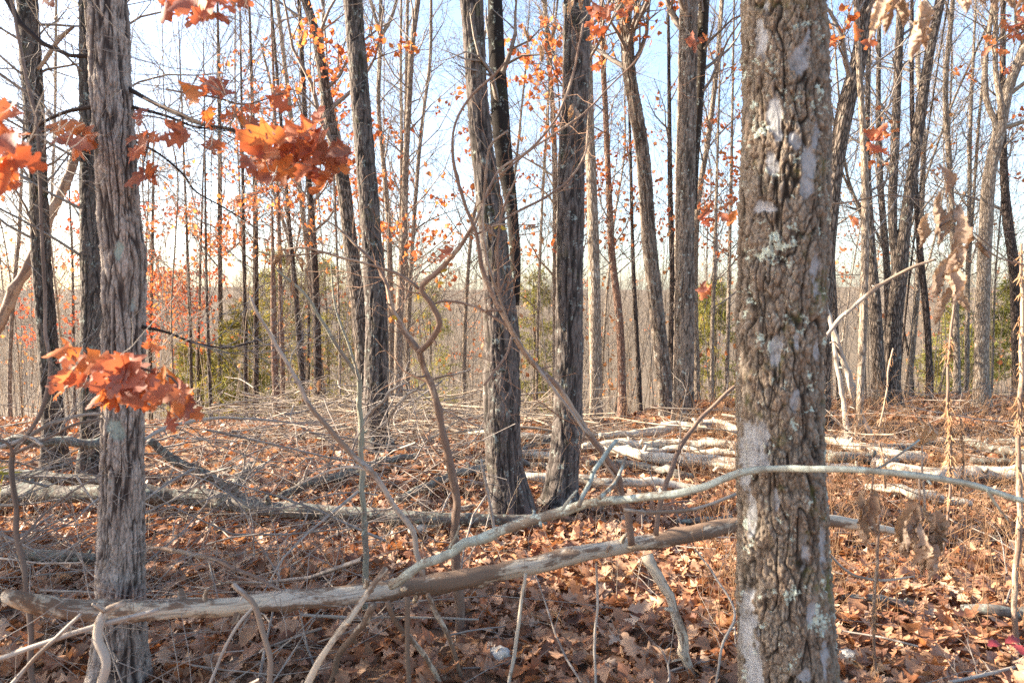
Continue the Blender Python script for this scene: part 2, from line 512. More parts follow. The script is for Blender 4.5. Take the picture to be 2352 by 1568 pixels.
# ------------------------------------------------------------------ leaves
PROF = np.array([[0, .015, 0], [.10, .05, .0], [.20, .20, .05], [.30, .12, -.02], [.44, .33, .07], [.56, .15, -.02], [.69, .27, .07], [.78, .11, 0], [.88, .12, .05], [1, .004, 0]])

def leaf_mesh(g, rows=None, across=(-1, 0, 1), curl=1.0, hole=0.0):
    p = PROF.copy()
    p[:, 1] *= 0.8 + 0.4 * g.random(len(p))
    p[:, 2] += 0.02 * g.normal(size=len(p))
    if rows == 'low':
        p = p[[0, 2, 4, 6, 9]]
    elif rows:
        t = np.linspace(0, 1, rows)
        p = np.stack([t, np.interp(t, p[:, 0], p[:, 1]), np.interp(t, p[:, 0], p[:, 2])], 1)
    p2 = p.copy()
    p2[:, 1] *= 0.85 + 0.3 * g.random(len(p))
    ac = np.array(across, float)
    X = np.where(ac[None] < 0, p[:, 1:2], p2[:, 1:2]) * ac[None]
    Y = p[:, 0:1] + p[:, 2:3] * np.abs(ac)[None]
    a, b, c = g.normal(size=3) * curl
    ph = g.random() * 6
    Z = (0.9 * abs(a) + 0.25) * X**2 * np.sign(g.random() - 0.3) * 1.3 + 0.45 * b * (Y - 0.45) ** 2 + 0.10 * curl * np.sin(5 * Y + ph + 3 * X) + 0.35 * c * X * (Y - 0.5)
    V = np.stack([X, Y, Z], -1)
    idx = np.arange(X.size).reshape(X.shape)
    Fq = np.stack([idx[:-1, :-1], idx[:-1, 1:], idx[1:, 1:], idx[1:, :-1]], -1).reshape(-1, 4)
    if hole:
        Fq = Fq[g.random(len(Fq)) > hole]
    return V.reshape(-1, 3), Fq

lr = np.random.default_rng(5)
def mesh_data(name, V, Fq, mat, smooth=True):
    o = B().add(V, [Fq]).build(name, mat, smooth=smooth)
    me = o.data
    bpy.data.objects.remove(o)
    return me

FALLEN = [mesh_data("fallen_leaf", *leaf_mesh(lr, 19, (-1, -.5, 0, .5, 1), 0.9), M['litter']) for _ in range(12)]
SPRAY = [mesh_data("oak_leaf", *leaf_mesh(lr, 25, (-1, -.6, -.2, .2, .6, 1), 0.95, 0.035), M['orange']) for _ in range(12)]
LITN = [leaf_mesh(lr, None, (-1, 0, 1), 1.0) for _ in range(10)]
LITF = [leaf_mesh(lr, 'low', (-1, 0, 1), 1.0) for _ in range(8)]

def euler_mats(n, g, tilt):
    az = g.random(n) * 2 * math.pi
    tx, ty = g.normal(size=n) * tilt, g.normal(size=n) * tilt
    ca, sa = np.cos(az), np.sin(az)
    Rz = np.zeros((n, 3, 3)); Rz[:, 0, 0] = ca; Rz[:, 0, 1] = -sa; Rz[:, 1, 0] = sa; Rz[:, 1, 1] = ca; Rz[:, 2, 2] = 1
    Rx = np.zeros((n, 3, 3)); Rx[:, 0, 0] = 1; Rx[:, 1, 1] = np.cos(tx); Rx[:, 1, 2] = -np.sin(tx); Rx[:, 2, 1] = np.sin(tx); Rx[:, 2, 2] = np.cos(tx)
    Ry = np.zeros((n, 3, 3)); Ry[:, 1, 1] = 1; Ry[:, 0, 0] = np.cos(ty); Ry[:, 0, 2] = np.sin(ty); Ry[:, 2, 0] = -np.sin(ty); Ry[:, 2, 2] = np.cos(ty)
    return Rz @ Rx @ Ry

def scatter(b, shapes, pos, size, R, g, tint=None):
    which = g.integers(0, len(shapes), len(pos))
    tint = g.random(len(pos)) if tint is None else tint
    for k, (V, Fq) in enumerate(shapes):
        m = np.nonzero(which == k)[0]
        if not len(m):
            continue
        W = np.einsum('nij,vj->nvi', R[m], V - np.array([0, .5, 0])) * size[m][:, None, None] + pos[m][:, None, :]
        Fa = (Fq[None] + (np.arange(len(m)) * len(V))[:, None, None]).reshape(-1, 4)
        b.add(W, [Fa], tint=np.repeat(tint[m], len(V)))

def wedge(n, y0, y1, g, m=0.85, off=0.6):
    y = np.sqrt(y0**2 + (y1**2 - y0**2) * g.random(n))
    return (g.random(n) * 2 - 1) * (m * y + off), y

lb = B()
for shapes, n, y0, y1, tl in ((LITF, 5500, 1.6, 6.0, .45), (LITN, 14500, 1.4, 6.0, .36), (LITF, 19000, 5.8, 12.2, .38)):
    x, y = wedge(n, y0, y1, lr)
    z = ground(x, y) + 0.012 + 0.03 * lr.random(n)
    scatter(lb, shapes, np.stack([x, y, z], -1), (0.018 + 0.03 * lr.random(n) if n == 5500 else 0.05 + 0.10 * lr.random(n) ** 1.3), euler_mats(n, lr, tl), lr)
lb.build("leaf_litter", M['litter_mass'], ground_o, kind="stuff")

# the largest fallen leaves, one by one
k = 0
while k < 290:
    x, y = wedge(1, 2.45, 3.7, lr, 0.78, 0.1)
    z = float(ground(x, y)[0]) + 0.045 + 0.02 * lr.random()
    o = bpy.data.objects.new("leaf", FALLEN[k % 12])
    COL.objects.link(o)
    o.parent = ground_o
    o.location = (x[0], y[0], z)
    o.rotation_euler = (lr.normal() * .35, lr.normal() * .35, lr.random() * 6.28)
    s = 0.095 + 0.065 * lr.random()
    o.scale = (s, s, s)
    k += 1

# ------------------------------------------------------------------ trunks and limbs
def tube_path(ctrl, rad, n, sides, rough=0.05, rfreq=3.0, seed=0, flare=0.0, cap=True, wob=0.0, knots=0):
    """one limb along control points; bark coordinates bk = (r cos, r sin, length)"""
    ctrl = np.asarray(ctrl, float)
    seg = np.r_[0, np.cumsum(np.linalg.norm(np.diff(ctrl, axis=0), axis=1))]
    q = np.linspace(0, seg[-1], n)
    C = spline(seg, ctrl, q)
    R = np.maximum(np.interp(q, seg, rad), 0.0008)
    if wob:
        qq = np.stack([q * 9 / max(1, R.max() * 40), 0 * q + seed * 1.7, 0 * q], -1)
        C = C + wob * R[:, None] * np.stack([fbm(qq + k * 11.3, 2, seed) for k in range(3)], -1)
        R = R * (1 + 0.5 * rough * fbm(qq * 2.3 + 5, 2, seed + 3))
    T, U, W = frames(C[None])
    a = np.arange(sides) * 2 * math.pi / sides
    ca, sa = np.cos(a), np.sin(a)
    bk = np.stack([R[:, None] * ca[None], R[:, None] * sa[None], np.broadcast_to(q[:, None], (n, sides))], -1)
    Rr = R[:, None] * (1 + rough * fbm(np.stack([ca[None] + 0 * bk[..., 0], sa[None] + 0 * bk[..., 0], bk[..., 2] * rfreq], -1) * 1.3 + seed * 3.1, 3, seed))
    if knots:
        gk = np.random.default_rng(seed + 31)
        for _ in range(knots):
            s0, a0, am = gk.random() * seg[-1], gk.random() * 6.283, .25 + .35 * gk.random()
            da = (a - a0 + math.pi) % (2 * math.pi) - math.pi
            Rr = Rr + R[:, None] * am * np.exp(-((q - s0) / (.7 * R.max() + 1e-4))[:, None] ** 2 - (da / .6)[None] ** 2)
    V = C[:, None] + Rr[..., None] * (ca[None, :, None] * U[0][:, None] + sa[None, :, None] * W[0][:, None])
    idx = np.arange(n * sides).reshape(n, sides)
    nx = np.roll(idx, -1, 1)
    Fq = np.stack([idx[:-1], nx[:-1], nx[1:], idx[1:]], -1).reshape(-1, 4)
    V, bk = V.reshape(-1, 3), bk.reshape(-1, 3)
    F3 = np.zeros((0, 3), int)
    if cap:
        V = np.concatenate([V, C[[0, -1]]])
        bk = np.concatenate([bk, bk[[0, -1]] * 0.5])
        i0, i1 = n * sides, n * sides + 1
        F3 = np.concatenate([np.stack([nx[0], idx[0], np.full(sides, i0)], -1), np.stack([idx[-1], nx[-1], np.full(sides, i1)], -1)])
    return V, [Fq, F3], bk, C, R

def trunk_axis(pts, d, H, foot, extra=0.0):
    """pts top -> bottom as (x, y, width[, d]); returns z, centre, radius from the ground up"""
    Q, R = [], []
    for p in pts:
        dd = p[3] if len(p) > 3 else d
        Q.append(P(p[0], p[1], dd))
        R.append(p[2] / 2 * scale_at(p[1], dd))
    Q, R = np.array(Q)[::-1], np.array(R)[::-1]
    if not foot:
        v = Q[0] - Q[1]
        v = v / max(abs(v[2]), 1e-3)
        gz = float(ground(Q[0][0], Q[0][1]))
        dz = Q[0][2] - gz
        if dz > 0.05:
            b = Q[0] + np.array([v[0] * dz * 0.35, 0, -dz])
            b[2] = float(ground(b[0], b[1]))
            Q = np.vstack([b, Q])
            R = np.r_[R[0] * 1.12, R]
    b = Q[0].copy()
    b[2] = min(b[2], float(ground(b[0], b[1]))) - 0.12
    base = Q[0].copy()
    base[2] = float(ground(base[0], base[1]))
    Q = np.vstack([b, Q])
    R = np.r_[R[0] * 1.05, R]
    top = Q[-1]
    if H > top[2] + 0.3:
        v = Q[-1] - Q[-2]
        v /= v[2]
        nn = 3
        rt = max(R[-1] * 0.22, 0.008)
        for k in range(1, nn + 1):
            f = k / nn
            Q = np.vstack([Q, top + np.array([v[0] * 0.75, 0.05 * math.sin(top[0] * 9), 1.0]) * (H - top[2]) * f])
            R = np.r_[R, R[-1] + (rt - R[-1]) * (1 / (nn - k + 1))]
    return base, Q, R

def crown_tubes(C, R, h0, n1, L1, n2, n3, g, up=0.35, ang=0.85, droop=0.0):
    z = C[:, 2]
    t0 = np.interp(h0, z, np.linspace(0, 1, len(z))) if z[-1] > h0 else 0.9
    a = grow(C[None], R[None], n1, t0, 0.99, L1, ang, 6, up - droop, 0.18, 0.42, 0.004, g)
    if h0 - C[0, 2] < 2.6:
        a = (a[0], np.minimum(a[1], .013 * np.linspace(1, .3, a[1].shape[1])[None]))
    b = grow(a[0], a[1], n2, 0.15, 0.98, L1 * 0.42, 0.75, 4, up * 0.6 - droop, 0.24, 0.6, 0.0036, g)
    c = grow(b[0], b[1], n3, 0.15, 1.0, L1 * 0.2, 0.7, 3, 0.15, 0.28, 0.65, 0.0027, g)
    return a, b, c

def foliate(bd, tubes_c, g, n, z0, z1, size, clump=7, spread=0.085):
    """dry leaves hung in small bunches on the twig ends between the heights z0 and z1"""
    E = tubes_c.reshape(-1, 3)
    E = E[(E[:, 2] > z0) & (E[:, 2] < z1)]
    if not len(E):
        return 0
    m = max(1, n // clump)
    e = np.repeat(E[g.integers(0, len(E), m)], clump, 0)
    e = e + spread * g.normal(size=e.shape) * np.array([1, 1, 0.8])
    scatter(bd, LITF, e, size * (0.7 + 0.6 * g.random(len(e))), euler_mats(len(e), g, 1.0), g, np.repeat(g.random(m), clump) * 0.7 + 0.3 * g.random(len(e)))
    return len(e)

def rel_z(C, f):
    return C[0, 2] + f

def make_tree(name, pts, d, label, mat, H=10, foot=False, crown=None, leaves=None, group=None, hero=None, limbs=(), cat="tree", seed=None):
    g = np.random.default_rng(int(abs(pts[0][0]) * 7 + d * 100) if seed is None else seed)
    base, Q, R = trunk_axis(pts, d, H, foot)
    rt = root(name, base, label, cat, group)
    if hero:
        C, Rr = hero_trunk(rt, Q, R, mat, **hero)
    else:
        wpx = max(p[2] for p in pts)
        n = int(np.clip((Q[-1][2] - Q[0][2]) / 0.16, 14, 90))
        V, Fs, bk, C, Rr = tube_path(Q, R, n, 10 if wpx < 18 else 16 if wpx < 34 else 22, 0.06, 1.6, int(g.integers(99)))
        hgt = np.clip((V[:, 2] - base[2]) / 0.5, 0, 1)
        k = np.repeat(np.arange(n), (len(V) - 2) // n)
        cc = np.concatenate([C[k], C[[0, -1]]])
        V = cc + (V - cc) * (1 + 0.28 * (1 - hgt)[:, None] ** 2)
        B().add(V, Fs, bk=bk).build("trunk", M[mat], rt)
    twm = M['twig'] if mat not in ('pale', 'rosy') else M['twig_tan'] if g.random() < 0.35 else M['twig']
    for lp in limbs:
        Ql = np.array([P(x, y, dd) for x, y, _, dd in lp])
        Rl = np.array([wd / 2 * scale_at(y, dd) for x, y, wd, dd in lp])
        if lp[-1][1] < 60:
            v = Ql[-1] - Ql[-2]
            v = v / abs(v[2]) if abs(v[2]) > .01 else v
            Ql = np.vstack([Ql, Ql[-1] + v * 2.2])
            Rl = np.r_[Rl, Rl[-1] * .35]
        V, Fs, bk, Cl, Rl2 = tube_path(Ql, Rl, 26, 10, 0.06, 2, 3)
        lo = B().add(V, Fs, bk=bk).build("limb", M[mat], rt)
        tw = grow(Cl[None], Rl2[None], 14, .25, 1, 1.1 if d > 6 else .7, .8, 6, .25, .2, .4, .0024, g)
        tw2 = grow(tw[0], tw[1], 4, .2, 1, .45, .7, 4, .1, .25, .6, .0016, g)
        bt = B()
        for a in (tw, tw2):
            V, Fq = tubes(a[0], a[1], 3)
            bt.add(V, [Fq])
        bt.build("twig", twm, lo, kind="stuff")
    if crown:
        h0, n1, L1, n2, n3 = crown[:5]
        a, b, c = crown_tubes(C, Rr, base[2] + h0, n1, L1, n2, n3, g, *(crown[5:] if len(crown) > 5 else ()))
        bt = B()
        for q, sd in ((a, 4), (b, 3), (c, 3)):
            V, Fq = tubes(q[0], q[1], sd)
            bt.add(V, [Fq])
        bt.build("crown", twm, rt, kind="stuff")
        if leaves:
            bl = B()
            tot = 0
            for (n_, z0, z1, sz, mk) in leaves:
                tot += foliate(bl, np.concatenate([c[0][:, 1:].reshape(-1, 3), b[0][:, 2:].reshape(-1, 3)]), g, n_, base[2] + z0, base[2] + z1, sz)
            if tot:
                bl.build("foliage", M[leaves[0][4]], rt, kind="stuff")
    return rt, C, Rr

PATCHES = []
def hero_trunk(rt, Q, R, mat, sides=112, dz=0.006, cell=(26, 0.26), depth=0.012, lump=0.03, zlo=-0.2, zhi=4.0, seed=1, patches=(), flare=0.35, sharp=0.34, pst=1.3):
    seg = np.r_[0, np.cumsum(np.linalg.norm(np.diff(Q, axis=0), axis=1))]
    zz = np.interp(seg, seg, Q[:, 2])
    s_lo, s_hi = np.interp([zlo, zhi], zz, seg)
    q = np.unique(np.r_[np.linspace(0, s_lo, 4), np.arange(s_lo, s_hi, dz), np.linspace(s_hi, seg[-1], 30)])
    C = spline(seg, Q, q)
    Rr = np.interp(q, seg, R)
    n = len(q)
    T, U, W = frames(C[None])
    tq = (np.arange(sides) + .5) / sides * 2 - 1
    tc_ = norm(np.array([0, 0, 0]) - C[n // 2] * np.array([1, 1, 0]))
    a0 = math.atan2(float(tc_ @ W[0][n // 2]), float(tc_ @ U[0][n // 2]))
    a = a0 + math.pi * np.sign(tq) * (.55 * np.abs(tq) + .45 * np.abs(tq) ** 3)
    ca, sa = np.cos(a)[None] + np.zeros((n, 1)), np.sin(a)[None] + np.zeros((n, 1))
    L = np.repeat(q[:, None], sides, 1)
    bk = np.stack([Rr[:, None] * ca, Rr[:, None] * sa, L], -1)
    fr, st = cell
    p = bk * np.array([fr, fr, fr * st])
    wp = np.stack([fbm(p * 0.5 + 3, 2, seed), fbm(p * 0.5 + 31, 2, seed + 5), fbm(p * 0.5 + 57, 2, seed + 9)], -1)
    n1 = fbm(p * np.array([.8, .8, .55]) + 0.5 * wp, 2, seed)
    fur = sstep(np.abs(n1) / sharp)
    d1, d2, idr = worley(p * np.array([1.1, 1.1, pst]) + 0.45 * wp, seed)
    c1 = sstep((d2 - d1) / 0.13)
    e1, e2, idr2 = worley(p * np.array([2.3, 2.3, 2.6 * pst]) + 0.6 * wp + 7, seed + 20)
    c2 = sstep((e2 - e1) / 0.16)
    plate = fur * (0.35 + 0.65 * c1) * (0.7 + 0.3 * c2)
    idr = 0.6 * idr + 0.4 * idr2
    base_z = float(rt.location.z)
    hg = np.clip((C[:, 2] - base_z) / 0.45, 0, 1)[:, None]
    lum = fbm(np.stack([ca * 1.1, sa * 1.1, L * 3.0], -1) + seed, 3, seed + 40)
    disp = depth * (fur * (0.55 + 0.45 * c1) * (0.65 + 0.75 * (idr - .3)) - 0.6) + 0.30 * depth * (c2 - 1) * fur + 0.26 * depth * fbm(bk * np.array([120, 120, 90]), 3, seed + 50)
    rad = Rr[:, None] * (1 + lump * lum + flare * (1 - hg) ** 2 * (0.8 + 0.5 * np.cos(np.arctan2(sa, ca) * 4 + seed)))
    V0 = C[:, None] + rad[..., None] * (ca[..., None] * U[0][:, None] + sa[..., None] * W[0][:, None])
    pm = np.zeros((n, sides))
    if patches:
        px, py = project(V0)
        nrm = ca[..., None] * U[0][:, None] + sa[..., None] * W[0][:, None]
        front = (nrm * (np.array([0, 0, CAMH]) - V0)).sum(-1) > 0
        nz = fbm(bk * np.array([60, 60, 40]), 3, 77)
        nz2 = fbm(bk * np.array([22, 22, 14]), 2, 78)
        for (x, y, rx, ry) in patches:
            dd = np.sqrt(((px - x) / rx) ** 2 + ((py - y) / ry) ** 2) + 0.42 * nz + 0.45 * nz2
            pm = np.maximum(pm, sstep((1.06 - dd) / 0.34) * front)
    disp = disp * (1 - .8 * pm) + pm * (-0.36 * depth)
    V = V0 + disp[..., None] * (ca[..., None] * U[0][:, None] + sa[..., None] * W[0][:, None])
    idx = np.arange(n * sides).reshape(n, sides)
    nx = np.roll(idx, -1, 1)
    Fq = np.stack([idx[:-1], nx[:-1], nx[1:], idx[1:]], -1).reshape(-1, 4)
    B().add(V, [Fq], bk=bk.reshape(-1, 3), plate=plate.ravel(), tone=idr.ravel(), patch=pm.ravel()).build("trunk", M[mat], rt)
    return C[::8], Rr[::8]

T1P = [(1748, 94, 17, 50), (1760, 20, 12, 26), (1857, 80, 11, 34), (1838, 128, 20, 36), (1778, 255, 22, 45), (1786, 300, 12, 30), (1830, 322, 14, 24), (1874, 318, 11, 34), (1858, 366, 17, 40), (1774, 380, 12, 24), (1853, 432, 14, 26), (1752, 472, 26, 13), (1872, 621, 12, 45), (1784, 806, 13, 34), (1830, 790, 7, 20), (1878, 800, 7, 24), (1738, 1000, 36, 46), (1722, 1050, 24, 60), (1748, 1060, 20, 26), (1727, 1165, 13, 55), (1827, 921, 9, 26), (1785, 1156, 10, 26), (1849, 1270, 18, 38), (1891, 1260, 7, 45), (1716, 1430, 20, 85), (1730, 1540, 24, 60), (1866, 1404, 15, 36), (1849, 1550, 14, 14), (1894, 1500, 8, 60)]
T2P = [(258, 975, 20, 16), (268, 998, 16, 12), (248, 985, 9, 12), (272, 568, 12, 26), (305, 700, 4, 20), (252, 1105, 4, 6)]
NEARO = dict(sides=66, dz=0.018, cell=(34, 0.20), depth=0.012, sharp=0.28, pst=1.0, lump=0.05, zhi=4.9, flare=0.35)

make_tree("oak_tree", [(1797, 0, 182), (1803, 300, 186), (1797, 600, 190), (1789, 800, 186), (1790, 1000, 188), (1796, 1200, 194), (1803, 1400, 203), (1808, 1568, 208)], 2.2,
          "thick near trunk of plated bark with whitish bare patches, crossed by the lichened branch", 'hero_plated', H=9, crown=(4.5, 9, 2.2, 4, 2),
          hero=dict(sides=170, dz=0.0050, cell=(42, 0.33), depth=0.013, sharp=0.2, lump=0.045, zlo=0.1, zhi=2.75, seed=4, patches=T1P, flare=0.2))
oak2 = make_tree("oak_tree", [(247, 0, 80), (255, 200, 85), (268, 400, 82), (275, 510, 90), (285, 590, 90), (284, 690, 88), (284, 800, 88), (281, 1000, 88), (280, 1200, 94), (277, 1300, 98), (275, 1450, 104), (272, 1568, 112)], 2.65,
          "near straight trunk of fine ridged pinkish grey bark behind the bare log's thick end", 'hero_ridged', H=9, crown=(4.2, 8, 2.0, 4, 2),
          hero=dict(sides=120, dz=0.0075, cell=(56, 0.17), depth=0.0105, sharp=0.34, pst=1.1, lump=0.05, zlo=0.0, zhi=3.1, seed=9, patches=T2P, flare=0.3),
          limbs=[[(296, 205, 11, 2.65), (345, 232, 9, 2.6), (410, 264, 8, 2.5), (455, 284, 7, 2.4), (530, 296, 6, 2.3), (575, 305, 4, 2.2)],
                 [(300, 245, 8, 2.65), (380, 266, 6, 2.75), (450, 292, 5, 2.8), (520, 297, 4, 2.8), (600, 330, 3, 2.85)],
                 [(213, 245, 10, 2.65), (150, 258, 8, 2.7), (95, 285, 6, 2.75), (55, 320, 4, 2.8)],
                 [(210, 130, 9, 2.65), (150, 125, 9, 2.7), (95, 98, 10, 2.7), (50, 60, 12, 2.7), (18, 0, 14, 2.7)],
                 [(325, 750, 9, 2.65), (380, 762, 6, 2.7), (440, 785, 5, 2.8), (520, 798, 4, 2.9), (600, 780, 3, 3.0)],
                 [(300, 320, 6, 2.65), (360, 350, 5, 2.8), (420, 400, 5, 3), (450, 440, 4, 3.2), (520, 480, 3, 3.4), (600, 530, 2.4, 3.6)]])[0]
make_tree("oak_tree", [(62, 0, 42), (75, 200, 43), (87, 400, 36), (95, 600, 40), (110, 800, 40), (118, 900, 43), (128, 1080, 54)], 6.0,
          "slender lichened dark trunk, the outermost big trunk beyond the bare log's thick end", 'hero_oak', H=11, foot=True, crown=(1.9, 26, 1.9, 5, 3, -.1, 1.0),
          hero=dict(sides=60, dz=0.016, cell=(40, 0.22), depth=0.010, lump=0.05, zhi=4.9, seed=21))
make_tree("oak_tree", [(197, 0, 30), (206, 300, 40), (212, 600, 50), (214, 800, 52), (209, 1000, 44), (212, 1092, 54)], 5.9,
          "dark trunk half hidden behind the near ridged grey trunk", 'hero_oak', H=11, foot=True, crown=(1.8, 24, 1.9, 5, 3, -.1, 1.0),
          hero=dict(sides=60, dz=0.016, cell=(40, 0.22), depth=0.010, lump=0.05, zhi=4.9, seed=22))
make_tree("oak_tree", [(811, 0, 42), (818, 100, 41), (834, 300, 43), (850, 500, 45), (864, 700, 49), (864, 900, 57), (863, 1000, 62), (866, 1042, 72)], 6.8,
          "stout lichen-flecked oak trunk with a sunlit edge, behind the thin greenish sapling", 'hero_oak', H=13, foot=True, crown=(4.5, 18, 2.6, 5, 3),
          hero=dict(NEARO, seed=31, zhi=5.3))
make_tree("oak_tree", [(1083, 0, 54), (1090, 112, 50), (1096, 225, 47), (1107, 337, 53), (1128, 490, 62), (1142, 640, 66), (1151, 752, 80), (1151, 900, 86), (1160, 1075, 82), (1176, 1188, 98)], 4.9,
          "thickest of the middle trunks, dark furrowed bark, mossy foot beside the other leaning trunk", 'hero_oak', H=12, foot=True, crown=(4.6, 14, 2.4, 5, 3),
          hero=dict(NEARO, seed=41, zhi=4.3),
          limbs=[[(1180, 700, 26, 5.05), (1184, 600, 25, 5.08), (1178, 500, 27, 5.1), (1155, 337, 43, 5.1), (1147, 225, 42, 5.1), (1140, 112, 39, 5.1), (1137, 0, 34, 5.1)]])
make_tree("oak_tree", [(1324, 0, 60), (1321, 225, 61), (1314, 337, 61), (1309, 525, 62), (1307, 750, 63), (1306, 865, 64), (1303, 990, 68), (1288, 1130, 68), (1286, 1166, 84)], 5.1,
          "straight blackish oak trunk with a mossy base, second of the close pair in the middle", 'hero_oak', H=12, foot=True, crown=(4.6, 14, 2.4, 5, 3),
          hero=dict(NEARO, seed=51, zhi=4.4))
MIDH = dict(sides=44, dz=0.024, cell=(34, 0.2), depth=0.012, lump=0.05, flare=0.3)
make_tree("oak_tree", [(1425, 0, 27), (1436, 50, 28), (1444, 150, 30), (1474, 337, 31), (1492, 562, 34), (1508, 715, 33), (1526, 880, 34), (1532, 950, 36)], 9.7,
          "leaning trunk with a sunlit flank and a split pale base, before the double trunk", 'hero_mid', H=12, foot=False, crown=(4.8, 22, 2.2, 5, 3), leaves=[(150, 2.6, 5.5, .09, 'orange_mass')],
          hero=dict(MIDH, seed=61, zhi=6))
make_tree("oak_tree", [(1582, 0, 41), (1578, 200, 43), (1574, 400, 44), (1572, 700, 45), (1570, 880, 46), (1570, 965, 52)], 8.5,
          "tall lichened double trunk standing behind the pale fallen logs", 'hero_mid', H=13, crown=(4.8, 22, 2.4, 5, 3), leaves=[(80, 3.0, 6, .09, 'orange_mass')],
          hero=dict(MIDH, seed=71, zhi=6), limbs=[[(1588, 480, 22, 8.6), (1596, 350, 22, 8.65), (1607, 200, 23, 8.65), (1617, 0, 25, 8.65)]])
make_tree("oak_tree", [(1982, 0, 28), (1977, 112, 33), (1943, 244, 37), (1920, 375, 36), (1902, 560, 34), (1893, 720, 34), (1890, 865, 32), (1891, 978, 34)], 8.1,
          "leaning trunk half hidden behind the thick plated trunk", 'oak', H=12, foot=True, crown=(4.0, 20, 2.0, 5, 3), leaves=[(150, 2.6, 5.6, .09, 'orange_mass')])
make_tree("oak_tree", [(2160, 0, 20), (2130, 150, 20), (2115, 262, 22), (2093, 412, 23), (2076, 540, 26), (2067, 620, 34), (2054, 752, 33), (2050, 900, 36), (2050, 938, 44)], 9.7,
          "forked trunk rising from the far leaf-covered rise, its two stems spreading in a V", 'oak', H=12, foot=True, crown=(5, 20, 2.0, 5, 3),
          limbs=[[(2066, 640, 22, 9.7), (2054, 562, 20, 9.75), (2057, 300, 19, 9.8), (2063, 150, 18, 9.8), (2070, 0, 18, 9.8)]])
make_tree("oak_tree", [(1996, 90, 9), (1992, 337, 12), (1999, 527, 16), (2010, 700, 25), (2018, 850, 27), (2022, 940, 32)], 9.6,
          "dark straight trunk just before the V-forked trunk on the rise", 'oak', H=10, foot=True, crown=(3.0, 22, 1.8, 5, 3))
make_tree("oak_tree", [(2352, 110, 20), (2314, 210, 22), (2296, 300, 26), (2277, 375, 26), (2265, 520, 27), (2258, 677, 27), (2254, 850, 30), (2254, 922, 36)], 9.9,
          "pale trunk on the rise with two side stems curving up from its fork", 'pale', H=10, foot=True, crown=(4.0, 20, 1.8, 5, 3), leaves=[(110, 3.2, 6.0, .09, 'orange_mass')],
          limbs=[[(2284, 330, 14, 9.9), (2288, 289, 13, 9.9), (2268, 240, 13, 9.95), (2263, 150, 12, 10), (2277, 37, 10, 10)], [(2300, 290, 14, 9.9), (2298, 230, 14, 9.8), (2290, 190, 12, 9.8), (2287, 50, 10, 9.8)]])

